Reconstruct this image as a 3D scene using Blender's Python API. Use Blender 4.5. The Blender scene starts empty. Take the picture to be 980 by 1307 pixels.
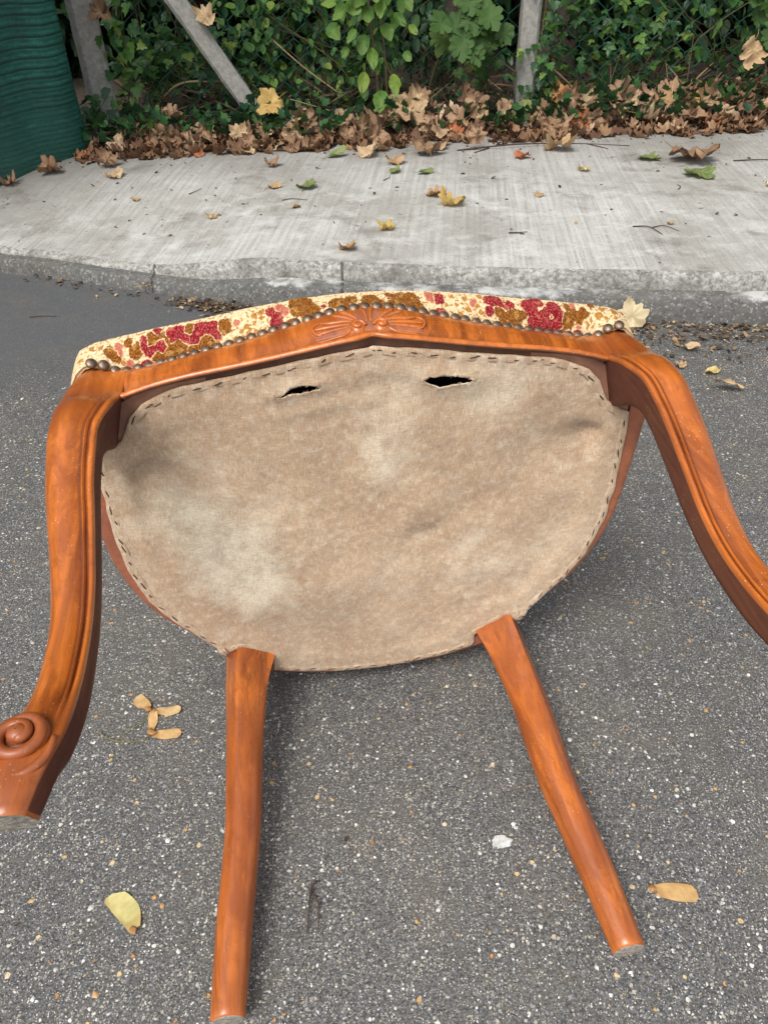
import bpy, bmesh, math, random
import numpy as np
from mathutils import Matrix, Vector, Euler, noise as mnoise
from mathutils.geometry import delaunay_2d_cdt
random.seed(7); rng = np.random.default_rng(11)
SC = bpy.context.scene; COL = SC.collection
# measured positions in metres (world, or chair-local)
D = {"camR":[[0.99981,-0.012277,-0.015161],[0.019508,0.629201,0.776998],[-0.0,-0.777146,0.62932]],"H":0.7981,"chairR":[[0.990134,0.016389,0.139162],[0.13966,-0.034719,-0.989591],[-0.011387,0.999263,-0.036665]],"chairT":[-0.0114,0.6167,0.2563],"holes":[[[-0.0904,0.1985],[-0.0826,0.2003],[-0.0778,0.205],[-0.0667,0.2082],[-0.0579,0.2082],[-0.0493,0.2057],[-0.0505,0.2035],[-0.0584,0.2014],[-0.0695,0.2001],[-0.0782,0.1999],[-0.0851,0.197]],[[0.047,0.2026],[0.0537,0.2059],[0.065,0.2069],[0.0789,0.2052],[0.0882,0.2036],[0.0966,0.1995],[0.0934,0.1972],[0.084,0.1978],[0.0749,0.1962],[0.0634,0.1947],[0.054,0.1984]]],"stain_shade_spots":[[-0.1592,0.0129,0.0522,1],[-0.1323,-0.0461,0.0435,1],[0.0027,0.1103,0.0391,0.9],[-0.2103,0.0698,0.0391,0.6],[0.1324,-0.0546,0.0522,0.5],[0.1246,0.1905,0.0435,0.7],[0.0182,0.1742,0.0522,0.4],[0.2254,0.1157,0.0348,0.5],[-0.1759,0.1582,0.0304,0.4],[-0.037,0.1148,0.0348,-0.8],[-0.2272,0.1363,0.0261,-1],[0.0588,0.0197,0.0191,-0.9],[0.1373,0.0741,0.0522,-0.5],[-0.231,0.0233,0.0261,-0.4],[0.0743,0.1317,0.0348,-0.5],[-0.0675,-0.0003,0.0348,-0.5],[0.1973,0.0223,0.0348,-0.4],[-0.177,0.1931,0.0261,-0.4],[0.2571,0.1272,0.0217,-0.9],[-0.0081,-0.1137,0.0522,-0.3],[-0.1231,0.2289,0.0435,-0.3]],"blobs":[[-0.2397,0.0216,0.0056,"g"],[-0.2348,0.0166,0.0056,"g"],[-0.2145,0.018,0.0078,"g"],[-0.2212,0.0266,0.0045,"g"],[-0.1956,0.0101,0.0067,"g"],[-0.184,0.0094,0.0078,"g"],[-0.1755,0.0115,0.009,"g"],[-0.1607,0.0079,0.0067,"g"],[-0.1491,0.0101,0.009,"g"],[-0.199,0.0245,0.0078,"g"],[-0.1919,0.0252,0.0056,"g"],[-0.1313,0.0209,0.0078,"g"],[-0.1638,0.0259,0.0056,"g"],[-0.2085,0.0194,0.0056,"r"],[-0.1996,0.0151,0.0067,"r"],[-0.1912,0.0173,0.0078,"r"],[-0.206,0.0238,0.0056,"r"],[-0.1792,0.0238,0.0078,"r"],[-0.1943,0.0295,0.0056,"r"],[-0.1732,0.0274,0.0056,"r"],[-0.1598,0.0158,0.0067,"r"],[-0.1547,0.023,0.0078,"r"],[-0.1429,0.0223,0.0078,"r"],[-0.2064,0.0043,0.0056,"r"],[-0.1735,0.0014,0.0067,"r"],[-0.1652,0.0014,0.0056,"r"],[-0.159,0.0036,0.0045,"r"],[-0.0866,0.0245,0.0056,"r"],[-0.0826,0.0166,0.0056,"r"],[-0.0853,0.0065,0.0045,"r"],[-0.1688,0.0187,0.0056,"r"],[-0.1388,0.0158,0.0056,"r"],[-0.1851,0.0202,0.0056,"g"],[-0.2215,0.0086,0.0045,"p"],[-0.2318,0.0245,0.0045,"p"],[-0.1195,0.0216,0.0034,"p"],[-0.0783,0.0266,0.0056,"p"],[-0.2307,0.0187,0.0034,"p"],[-0.1156,0.013,0.0024,"t"],[-0.1106,0.0166,0.0024,"t"],[-0.1035,0.0173,0.0024,"t"],[-0.0963,0.0209,0.0024,"t"],[-0.1019,0.0086,0.0024,"t"],[-0.1375,0.0058,0.0019,"t"],[-0.1394,0.0101,0.0019,"t"],[-0.1089,0.0094,0.0019,"t"],[-0.122,0.0072,0.0019,"t"],[-0.1138,0.0072,0.0019,"t"],[-0.097,0.0266,0.0029,"t"],[-0.1029,0.0252,0.0024,"t"],[-0.1074,0.013,0.0019,"t"],[-0.0937,0.0094,0.0019,"t"],[-0.2564,0.0274,0.0024,"t"],[-0.248,0.0259,0.0024,"t"],[-0.2666,0.018,0.0024,"t"],[-0.2012,0.0043,0.0019,"t"],[-0.2272,0.0101,0.0019,"t"],[-0.0587,0.023,0.0112,"g"],[-0.0525,0.013,0.009,"g"],[-0.0681,0.0065,0.0067,"g"],[-0.0643,0.0259,0.0056,"g"],[-0.0587,0.0281,0.0112,"g"],[-0.0506,0.0173,0.0101,"g"],[-0.0245,0.0202,0.009,"g"],[-0.0117,0.023,0.0067,"g"],[0.0062,0.0209,0.009,"g"],[0.0144,0.013,0.0078,"g"],[-0.0016,0.0115,0.0067,"g"],[0.0284,0.0166,0.0078,"g"],[0.0441,0.0216,0.0101,"g"],[0.0475,0.013,0.009,"g"],[0.0368,0.0259,0.0067,"g"],[-0.0174,0.0108,0.0056,"g"],[0.0255,0.0274,0.0045,"g"],[-0.038,0.0202,0.0034,"r"],[-0.0402,0.0058,0.0034,"r"],[-0.0809,0.0194,0.0067,"r"],[0.0246,0.0216,0.0034,"r"],[0.0255,0.0108,0.0034,"r"],[0.0723,0.0245,0.0067,"r"],[0.0729,0.0094,0.0056,"r"],[0.1253,0.0281,0.0067,"r"],[0.1346,0.0259,0.0067,"r"],[0.1214,0.0158,0.0045,"r"],[-0.0822,0.0115,0.0067,"r"],[0.0657,0.0245,0.0056,"p"],[0.0634,0.0302,0.0045,"p"],[-0.075,0.0223,0.0056,"p"],[0.107,0.023,0.0045,"p"],[0.1331,0.0194,0.0056,"g"],[0.1372,0.0151,0.0045,"g"],[0.0868,0.0288,0.0024,"t"],[0.0897,0.0202,0.0024,"t"],[0.0982,0.0266,0.0024,"t"],[0.1009,0.0158,0.0024,"t"],[0.093,0.0094,0.0024,"t"],[0.1099,0.0094,0.0024,"t"],[0.0836,0.0108,0.0019,"t"],[0.0799,0.0187,0.0019,"t"],[0.1138,0.031,0.0024,"t"],[0.0905,0.0029,0.0019,"t"],[0.1904,0.0259,0.0078,"r"],[0.1946,0.0194,0.0078,"r"],[0.1902,0.0122,0.009,"r"],[0.1828,0.0079,0.0067,"r"],[0.214,0.0079,0.0039,"r"],[0.1843,0.0209,0.0067,"r"],[0.1873,0.018,0.0056,"g"],[0.2035,0.0158,0.0078,"g"],[0.2068,0.0288,0.0045,"g"],[0.2163,0.0202,0.0067,"g"],[0.2224,0.0245,0.0056,"g"],[0.2116,0.0252,0.0045,"g"],[0.2443,0.031,0.0033,"t"],[0.2389,0.023,0.0038,"t"],[0.2568,0.0281,0.0038,"t"],[0.2336,0.0346,0.0045,"g"],[0.2253,0.0158,0.0029,"t"],[0.231,0.013,0.0019,"t"],[0.2292,0.018,0.0024,"t"],[0.2553,0.018,0.0024,"t"],[0.2592,0.0137,0.0024,"t"],[0.1973,0.0058,0.0045,"g"],[0.2461,0.0194,0.0019,"t"],[0.2688,0.031,0.0034,"g"],[0.1318,0.0288,0.0056,"r"],[0.1431,0.0252,0.0067,"r"],[0.166,0.0252,0.009,"r"],[0.1785,0.0144,0.0101,"r"],[0.1919,0.0194,0.0078,"r"],[0.1743,0.0317,0.0067,"r"],[0.1825,0.0072,0.0067,"r"],[0.1233,0.0187,0.0045,"r"],[0.1677,0.0115,0.0078,"r"],[0.1331,0.0166,0.0056,"g"],[0.1473,0.0151,0.009,"g"],[0.1498,0.0101,0.0067,"g"],[0.1838,0.0209,0.0045,"g"],[0.1396,0.0274,0.0045,"g"],[0.2021,0.0166,0.0067,"g"],[0.2122,0.0302,0.0045,"p"],[0.1364,0.0079,0.0045,"g"],[0.158,0.0173,0.0045,"g"],[0.1095,0.0209,0.0029,"t"],[0.1134,0.0151,0.0029,"t"],[0.106,0.0101,0.0024,"t"],[0.2143,0.0101,0.0034,"p"]],"kA":[[-1.108,2.136,0.0],[-0.954,2.092,0.0],[-0.774,2.014,0.0],[-0.618,1.957,0.0],[-0.485,1.908,0.0],[-0.172,1.818,0.0],[0.149,1.77,0.0],[0.421,1.734,0.0],[0.669,1.711,0.0],[0.95,1.687,0.0]],"pave_leaf":[[1.081,2.844,0.107,52,"brown"],[0.199,2.325,0.107,34,"yellow"],[0.04,2.119,0.107,26,"yellow"],[0.188,2.912,0.107,36,"brown"],[0.159,2.423,0.107,30,"tan"],[0.375,3.001,0.107,26,"brown"],[-0.209,2.533,0.107,30,"olive"],[-0.521,2.34,0.107,18,"tan"],[-0.095,1.976,0.107,26,"tan"],[0.088,2.822,0.107,28,"tan"],[0.047,2.692,0.107,26,"green"],[0.137,2.686,0.107,24,"green"],[0.715,2.674,0.107,18,"yellow"],[0.506,2.425,0.107,14,"tan"],[-1.14,2.849,0.107,30,"brown"],[-1.0,2.86,0.107,28,"brown"],[-0.889,2.749,0.107,26,"tan"],[-0.181,2.929,0.107,30,"green"],[0.027,3.041,0.107,26,"tan"],[0.253,3.011,0.107,22,"tan"],[-0.052,2.919,0.107,30,"tan"],[-0.357,2.561,0.107,18,"tan"],[-0.359,2.813,0.107,22,"brown"],[0.941,2.844,0.107,30,"olive"],[1.049,2.64,0.107,34,"olive"],[0.532,2.897,0.107,22,"red"],[0.643,3.004,0.107,36,"tan"],[1.234,2.462,0.107,16,"yellow"],[-1.258,2.716,0.107,24,"brown"],[-0.783,2.519,0.107,12,"tan"],[-0.245,2.353,0.107,14,"tan"],[0.816,2.127,0.107,10,"tan"]],"road_leaf":[[0.711,1.443,0.002,22,"yellow"],[0.671,1.47,0.002,14,"tan"],[0.767,1.369,0.002,44,"tan"],[0.734,1.551,0.002,30,"tan"]],"stand_leaf":[0.63,1.675,0.0],"pts":{"sam1":[-0.316,0.589,0.0],"sam1b":[-0.287,0.553,0.0],"stem":[-0.366,0.538,0.0],"sam2":[-0.271,0.335,0.0],"sam3":[0.296,0.352,0.0],"twig":[-0.082,0.333,0.0],"paint":[0.122,0.402,0.0],"twigL":[-0.87,1.812,0.0],"vt":[0.762,2.07,0.107],"vt2":[0.39,2.073,0.107],"patch1":[-0.831,1.428,0.0],"patch2":[-0.71,1.649,0.0],"patch3":[-0.313,1.81,0.0],"weed":[-0.62,2.0,0.0],"deb1":[-0.448,1.891,0.0],"wleaf":[-0.166,1.565,-0.0],"postC":[0.631,3.561,0.1],"postL":[-1.13,3.444,0.1],"brace":[-0.53,3.666,0.1],"netA":[-1.298,2.707,0.1],"netB":[-1.13,3.114,0.1],"litA":[-1.098,3.029,0.1],"litB":[-0.394,3.093,0.1],"litC":[0.371,3.208,0.1],"litD":[1.599,3.324,0.1],"t1":[0.533,2.172,0.107],"cy1":[1.571,3.256,0.1]},"wp":{"postC0":[0.583,3.45,0.122],"postC1":[0.658,3.45,0.121],"postCt":[0.576,3.45,0.529],"postLt":[-1.113,3.42,0.559],"postLb":[-1.114,3.42,0.114],"postLb2":[-1.172,3.42,0.115],"postLt2":[-1.175,3.42,0.56],"braceT":[-0.76,3.42,0.553],"braceB":[-0.496,3.42,0.161],"sap0":[-0.044,3.3,0.551],"sap1":[0.002,3.3,0.272],"map0":[0.357,3.3,0.496],"netTR":[-1.041,3.0,0.589],"netBR":[-1.057,3.0,0.199],"trk1":[0.395,4.4,0.461],"trk1b":[0.415,4.4,0.016],"trk2":[0.974,4.4,0.452],"hedgeL":[-1.056,3.6,0.544],"hedgeR":[1.589,3.6,0.502],"top":[0.039,3.5,0.534],"top2":[0.05,4.5,0.459],"top3":[0.067,6.0,0.346]}}

# ---------------------------------------------------------------- camera, light, exposure
cam_d = bpy.data.cameras.new('camera'); cam = bpy.data.objects.new('camera', cam_d); COL.objects.link(cam)
Rt, Up, Bk = D['camR']
cam.matrix_world = Matrix(((Rt[0], Up[0], Bk[0], 0), (Rt[1], Up[1], Bk[1], 0), (Rt[2], Up[2], Bk[2], D['H']), (0, 0, 0, 1)))
cam_d.sensor_fit = 'HORIZONTAL'; cam_d.sensor_width = 36; cam_d.lens = 36 * 944 / 980
cam_d.clip_start = 0.02; cam_d.clip_end = 300
SC.camera = cam
SUN_EL, SUN_AZ = math.radians(55), math.radians(212)      # azimuth clockwise from +Y
w = bpy.data.worlds.new('World'); SC.world = w; w.use_nodes = True
nt = w.node_tree; nt.nodes.clear()
wo = nt.nodes.new('ShaderNodeOutputWorld'); bg = nt.nodes.new('ShaderNodeBackground'); sk = nt.nodes.new('ShaderNodeTexSky')
hs = nt.nodes.new('ShaderNodeHueSaturation'); hs.inputs['Saturation'].default_value = 0.25
sk.sky_type = 'NISHITA'; sk.sun_disc = False; sk.sun_elevation = SUN_EL; sk.sun_rotation = SUN_AZ
sk.air_density = 1.0; sk.dust_density = 3.0
nt.links.new(sk.outputs[0], hs.inputs['Color']); nt.links.new(hs.outputs[0], bg.inputs[0]); nt.links.new(bg.outputs[0], wo.inputs[0])
bg.inputs[1].default_value = 0.15
sd = bpy.data.lights.new('sun', 'SUN'); sd.energy = 1.8; sd.angle = math.radians(27); sd.color = (1, .965, .9)
so = bpy.data.objects.new('sun', sd); COL.objects.link(so)
sv = Vector((math.sin(SUN_AZ) * math.cos(SUN_EL), math.cos(SUN_AZ) * math.cos(SUN_EL), math.sin(SUN_EL)))
so.rotation_euler = sv.to_track_quat('Z', 'Y').to_euler(); so.location = sv * 8
SC.view_settings.view_transform = 'Standard'; SC.view_settings.look = 'None'; SC.view_settings.gamma = 1
SC.view_settings.exposure = 0.60
SC.render.engine = 'CYCLES'

# ---------------------------------------------------------------- node helpers
class NT:
    def __init__(s, name):
        s.m = bpy.data.materials.new(name); s.m.use_nodes = True; s.t = s.m.node_tree; s.t.nodes.clear()
        s.out = s.n('ShaderNodeOutputMaterial'); s.b = s.n('ShaderNodeBsdfPrincipled')
        s.t.links.new(s.b.outputs[0], s.out.inputs[0])
    def n(s, ty, **kw):
        x = s.t.nodes.new(ty)
        for k, v in kw.items(): setattr(x, k, v)
        return x
    def l(s, a, b): s.t.links.new(a, b)
    def put(s, v, sock):
        if isinstance(v, bpy.types.NodeSocket): s.l(v, sock)
        elif isinstance(v, (tuple, list)) and len(v) == 3 and sock.type == 'RGBA': sock.default_value = (*v, 1)
        else: sock.default_value = v
    def coord(s, scale=(1, 1, 1), which='Object'):
        tc = s.n('ShaderNodeTexCoord'); mp = s.n('ShaderNodeMapping'); mp.inputs['Scale'].default_value = scale
        s.l(tc.outputs[which], mp.inputs[0]); return mp.outputs[0]
    def noise(s, co, scale, detail=4, rough=.55, dist=0):
        x = s.n('ShaderNodeTexNoise'); s.l(co, x.inputs['Vector']); x.inputs['Scale'].default_value = scale
        x.inputs['Detail'].default_value = detail; x.inputs['Roughness'].default_value = rough; x.inputs['Distortion'].default_value = dist
        return x.outputs['Fac']
    def noisec(s, co, scale, detail=2):
        x = s.n('ShaderNodeTexNoise'); s.l(co, x.inputs['Vector']); x.inputs['Scale'].default_value = scale; x.inputs['Detail'].default_value = detail
        return x.outputs['Color']
    def vor(s, co, scale, feature='F1', rand=1.0):
        x = s.n('ShaderNodeTexVoronoi', feature=feature); s.l(co, x.inputs['Vector']); x.inputs['Scale'].default_value = scale
        x.inputs['Randomness'].default_value = rand; return x
    def mix(s, f, a, b, mode='MIX'):
        x = s.n('ShaderNodeMix', data_type='RGBA', blend_type=mode); s.put(f, x.inputs[0]); s.put(a, x.inputs[6]); s.put(b, x.inputs[7]); return x.outputs[2]
    def math(s, op, a, b=0.0, c=0.0, clamp=False):
        x = s.n('ShaderNodeMath', operation=op); x.use_clamp = clamp
        s.put(a, x.inputs[0]); s.put(b, x.inputs[1]); s.put(c, x.inputs[2]); return x.outputs[0]
    def ramp(s, f, stops):
        x = s.n('ShaderNodeValToRGB'); s.l(f, x.inputs[0]); e = x.color_ramp.elements
        while len(e) > 1: e.remove(e[-1])
        e[0].position = stops[0][0]; c = stops[0][1]; e[0].color = (*c, 1) if isinstance(c, tuple) else (c, c, c, 1)
        for p, c in stops[1:]:
            q = e.new(p); q.color = (*c, 1) if isinstance(c, tuple) else (c, c, c, 1)
        return x.outputs[0]
    def step(s, f, a, b):
        x = s.n('ShaderNodeMapRange'); s.put(f, x.inputs[0]); x.inputs[1].default_value = a; x.inputs[2].default_value = b; return x.outputs[0]
    def attr(s, name, out='Fac'):
        x = s.n('ShaderNodeAttribute', attribute_name=name); return x.outputs[out]
    def bump(s, h, strength, dist, nrm=None):
        x = s.n('ShaderNodeBump'); s.put(h, x.inputs['Height']); x.inputs['Strength'].default_value = strength; x.inputs['Distance'].default_value = dist
        if nrm is not None: s.l(nrm, x.inputs['Normal'])
        return x.outputs[0]
    def fin(s, col, rough=.7, nrm=None, spec=.5, **kw):
        s.put(col, s.b.inputs['Base Color']); s.put(rough, s.b.inputs['Roughness']); s.b.inputs['Specular IOR Level'].default_value = spec
        if nrm is not None: s.l(nrm, s.b.inputs['Normal'])
        for k, v in kw.items(): s.put(v, s.b.inputs[k.replace('_', ' ')])
        return s.m

def mat_asphalt():
    t = NT('asphalt'); co = t.coord()
    dis = t.n('ShaderNodeVectorMath', operation='ADD'); sc = t.n('ShaderNodeVectorMath', operation='SCALE')
    t.l(t.noisec(co, 260, 2), sc.inputs[0]); sc.inputs['Scale'].default_value = .004
    t.l(co, dis.inputs[0]); t.l(sc.outputs[0], dis.inputs[1]); cd = dis.outputs[0]
    big = t.noise(co, 3.5, 4); mid = t.noise(co, 26, 4); fine = t.noise(co, 420, 3, .7)
    sx = t.n('ShaderNodeSeparateXYZ'); t.l(co, sx.inputs[0])
    # newer, finer patch of tarmac towards the kerb on the left
    wob = t.math('MULTIPLY', t.math('SUBTRACT', t.noise(co, 6, 5), .5), .35)
    a = t.step(t.math('ADD', t.math('ADD', sx.outputs[1], t.math('MULTIPLY', sx.outputs[0], -.55)), wob), 1.80, 2.0)
    b = t.step(t.math('ADD', sx.outputs[0], wob), .25, -.2)
    smooth = t.math('MULTIPLY', a, b)
    base = t.mix(big, (.082, .082, .086), (.135, .130, .120)); base = t.mix(t.math('MULTIPLY', t.step(t.math('ADD', sx.outputs[1], wob), .75, 1.5), .55), base, (.055, .054, .054))
    base = t.mix(t.step(mid, .35, .7), base, (.10, .10, .104))
    base = t.mix(t.step(fine, .38, .66), t.mix(.78, base, (.018, .018, .020)), t.mix(.36, base, (.34, .33, .30)))
    med = t.noise(co, 150, 4, .7); base = t.mix(t.math('MULTIPLY', t.step(med, .52, .68), .45), base, (.035, .036, .042)); base = t.mix(t.math('MULTIPLY', t.step(t.noise(co, 4.2, 6, .7), .50, .68), .38), base, (.17, .145, .11))
    base = t.mix(t.math('MULTIPLY', smooth, .9), base, t.mix(t.step(fine, .3, .8), (.060, .062, .068), (.125, .128, .135)))
    dirt = t.step(t.noise(co, 9, 5, .65), .50, .72)
    base = t.mix(t.math('MULTIPLY', dirt, .30), base, (.15, .125, .09))
    keep = t.math('SUBTRACT', 1.0, t.math('MULTIPLY', smooth, .85))
    h = t.math('MULTIPLY', fine, .35)
    def chips(scale, lo, hi, size, stops, col_in, hh, dens=1.0):
        v = t.vor(cd, scale); sp = t.n('ShaderNodeSeparateColor'); t.l(v.outputs['Color'], sp.inputs[0])
        sel = t.step(t.math('MULTIPLY', sp.outputs[0], t.step(mid, .15, .45)), lo, hi)
        rad = t.math('MULTIPLY', t.math('ADD', t.math('MULTIPLY', sp.outputs[1], .7), .45), size)
        m = t.step(t.math('SUBTRACT', rad, v.outputs['Distance']), 0, .06)
        m = t.math('MULTIPLY', t.math('MULTIPLY', m, sel), keep)
        return t.mix(m, col_in, t.ramp(sp.outputs[2], stops)), t.math('ADD', hh, t.math('MULTIPLY', m, .5))
    pale = [(0, (.30, .29, .27)), (.3, (.62, .60, .55)), (.55, (.75, .74, .70)), (.72, (.40, .40, .42)), (.84, (.20, .21, .25)), (.93, (.45, .30, .16)), (1, (.5, .45, .36))]
    grey = [(0, (.05, .055, .07)), (.25, (.20, .20, .21)), (.5, (.34, .33, .30)), (.75, (.42, .38, .31)), (.9, (.13, .15, .22)), (1, (.26, .19, .12))]
    warm = [(0, (.5, .22, .06)), (.25, (.6, .42, .18)), (.5, (.65, .6, .5)), (.75, (.28, .16, .09)), (1, (.55, .36, .12))]
    base, h = chips(225, .42, .49, .40, grey, base, h)
    base, h = chips(390, .20, .26, .44, grey, base, h)
    base, h = chips(560, .60, .66, .42, pale, base, h)
    base, h = chips(250, .76, .79, .37, pale, base, h)
    base, h = chips(140, .85, .865, .32, pale, base, h)
    base, h = chips(110, .885, .895, .31, warm, base, h)
    n = t.bump(h, 1.0, .0034, t.bump(mid, .3, .006))
    return t.fin(base, t.math('ADD', .62, t.math('MULTIPLY', fine, .25)), n, .35)

def mat_concrete():
    t = NT('brushed_concrete'); co = t.coord()
    rot = t.n('ShaderNodeMapping'); rot.inputs['Rotation'].default_value = (0, 0, math.radians(6)); t.l(co, rot.inputs[0])
    st = t.n('ShaderNodeMapping'); st.inputs['Scale'].default_value = (85, 1.6, 1); t.l(rot.outputs[0], st.inputs[0])
    lines = t.noise(st.outputs[0], 1.0, 5, .65, .3)
    big = t.noise(co, 2.6, 5, .6); mid = t.noise(co, 14, 5, .6); fine = t.noise(co, 240, 3, .7)
    c = t.mix(t.step(lines, .34, .62), (.335, .326, .306), (.50, .492, .47))
    c = t.mix(t.math('MULTIPLY', t.step(big, .45, .66), .60), c, (.25, .235, .20))
    c = t.mix(t.math('MULTIPLY', t.step(mid, .5, .68), .6), c, (.60, .60, .58))
    c = t.mix(t.math('MULTIPLY', t.step(t.noise(co, 90, 5, .75), .52, .66), .35), c, (.24, .23, .21)); c = t.mix(t.math('MULTIPLY', t.step(t.noise(co, 1.3, 4, .6), .50, .62), .45), c, (.31, .295, .265))
    c = t.mix(t.math('MULTIPLY', t.step(t.noise(co, 5.5, 6, .7), .55, .68), .6), c, (.16, .14, .115))
    c = t.mix(t.math('MULTIPLY', t.step(fine, .5, .8), .35), c, (.17, .165, .155))
    sx = t.n('ShaderNodeSeparateXYZ'); t.l(co, sx.inputs[0])
    # trodden leaf mould towards the fence
    back = t.step(t.math('ADD', t.math('SUBTRACT', sx.outputs[1], t.math('MULTIPLY', sx.outputs[0], .1)), t.math('MULTIPLY', t.math('SUBTRACT', mid, .5), .9)), 2.55, 3.35)
    c = t.mix(t.math('MULTIPLY', back, .62), c, (.085, .072, .055))
    v = t.vor(co, 260); sp = t.n('ShaderNodeSeparateColor'); t.l(v.outputs['Color'], sp.inputs[0])
    pits = t.math('MULTIPLY', t.step(sp.outputs[0], .93, .95), t.step(v.outputs['Distance'], .45, .3))
    c = t.mix(pits, c, (.08, .07, .06))
    n = t.bump(lines, .7, .004, t.bump(fine, .5, .0012))
    return t.fin(c, .88, n, .3)

def mat_edge(name, a, b, white=0.0):
    t = NT(name); co = t.coord()
    v = t.vor(co, 210); v2 = t.vor(co, 420); sp = t.n('ShaderNodeSeparateColor'); t.l(v.outputs['Color'], sp.inputs[0])
    f = t.noise(co, 85, 5, .7); g = t.noise(co, 420, 2, .7); big = t.noise(co, 9, 4)
    c = t.mix(t.step(f, .36, .6), a, b)
    c = t.mix(t.math('MULTIPLY', t.step(big, .45, .65), .5), c, (.13, .125, .11))
    c = t.mix(t.math('MULTIPLY', t.step(sp.outputs[0], .72, .76), .30), c, t.ramp(sp.outputs[1], [(0, (.07, .065, .06)), (.5, (.3, .28, .25)), (1, (.72, .71, .68))]))
    c = t.mix(t.math('MULTIPLY', t.step(g, .5, .7), .35), c, (.06, .06, .058))
    sj = t.n('ShaderNodeSeparateXYZ'); t.l(co, sj.inputs[0])
    for xj in (-.62, -.095): c = t.mix(t.math('MULTIPLY', t.step(t.math('ABSOLUTE', t.math('SUBTRACT', t.math('ADD', sj.outputs[0], t.math('MULTIPLY', t.math('SUBTRACT', f, .5), .012)), xj)), .005, .002), .8), c, (.03, .027, .024))
    c = t.mix(t.math('MULTIPLY', t.step(t.noise(co, 13, 5, .7), .50, .64), .5), c, (.075, .068, .055))
    if white:
        sx = t.n('ShaderNodeSeparateXYZ'); t.l(co, sx.inputs[0])
        m = t.step(t.math('ADD', sx.outputs[2], t.math('MULTIPLY', t.math('SUBTRACT', t.noise(co, 22, 5, .7), .5), .05)), .054, .062)
        m = t.math('MULTIPLY', m, t.step(t.noise(co, 7, 5, .7), .46, .60)); c = t.mix(t.math('MULTIPLY', m, white), c, (.55, .55, .53))
    n = t.bump(t.math('ADD', f, t.math('MULTIPLY', v2.outputs['Distance'], .4)), .8, .0035)
    return t.fin(c, .9, n, .3)

def mat_wood(name, light, dark, spots=.8, rough=.20, grain=(55, 55, 5), spec=.5):
    t = NT(name); co = t.coord(); g = t.coord(grain)
    a = t.noise(g, 1.0, 5, .62, 1.2); b = t.noise(t.coord((grain[0] * 5, grain[1] * 5, grain[2] * 4)), 1.0, 3, .6)
    c = t.ramp(a, [(.26, dark), (.44, tuple(.5 * (x + y) for x, y in zip(dark, light))), (.56, light), (.85, tuple(min(1, x * 1.18) for x in light))])
    fg = t.noise(t.coord((grain[0] * 3.5, grain[1] * 3.5, grain[2] * 1.6)), 1.0, 4, .65, .6)
    c = t.mix(t.math('MULTIPLY', t.step(b, .45, .75), .35), c, dark); c = t.mix(t.math('MULTIPLY', t.step(fg, .50, .66), .50), c, tuple(.55 * (p + q) * .8 for p, q in zip(light, dark)))
    wear = t.step(t.noise(co, 16, 5, .65), .50, .74)
    c = t.mix(t.math('MULTIPLY', wear, .38), c, tuple(min(1, x * k) for x, k in zip(light, (.72, .62, .8))))
    # dust specks and tiny chips in the varnish
    v = t.vor(co, 430); sp = t.n('ShaderNodeSeparateColor'); t.l(v.outputs['Color'], sp.inputs[0])
    dens = t.step(t.noise(co, 26, 3, .6), .42, .70)
    m = t.math('MULTIPLY', t.math('MULTIPLY', t.step(sp.outputs[0], .76, .78), t.step(v.outputs['Distance'], .26, .14)), t.math('MULTIPLY', dens, spots))
    c = t.mix(m, c, (.66, .50, .38))
    scr = t.noise(t.coord((260, 260, 18)), 1.0, 2, .5)
    c = t.mix(t.math('MULTIPLY', t.step(scr, .66, .76), .18 * spots), c, (.55, .30, .17))
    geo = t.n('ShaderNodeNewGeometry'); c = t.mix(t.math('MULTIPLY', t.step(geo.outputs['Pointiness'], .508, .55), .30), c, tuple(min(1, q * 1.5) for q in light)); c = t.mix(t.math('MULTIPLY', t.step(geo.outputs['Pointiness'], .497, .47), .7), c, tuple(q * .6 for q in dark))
    c = t.mix(t.math('MULTIPLY', t.step(t.noise(co, 8, 4, .6), .46, .62), .60), c, tuple(.5 * (p + q) * k for p, q, k in zip(light, dark, (.8, .72, .9)))); c = t.mix(t.math('MULTIPLY', t.step(t.noise(co, 70, 5, .75), .56, .70), .35), c, tuple(q * .9 for q in dark))
    n = t.bump(t.math('ADD', t.math('MULTIPLY', a, .5), t.math('MULTIPLY', b, .5)), .22, .0012, t.bump(t.noise(co, 45, 3), .10, .004))
    r = t.math('ADD', rough + .06, t.math('MULTIPLY', wear, .16))
    return t.fin(c, r, n, spec, Coat_Weight=.15 if spec > .3 else .0, Coat_Roughness=.22)

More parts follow.
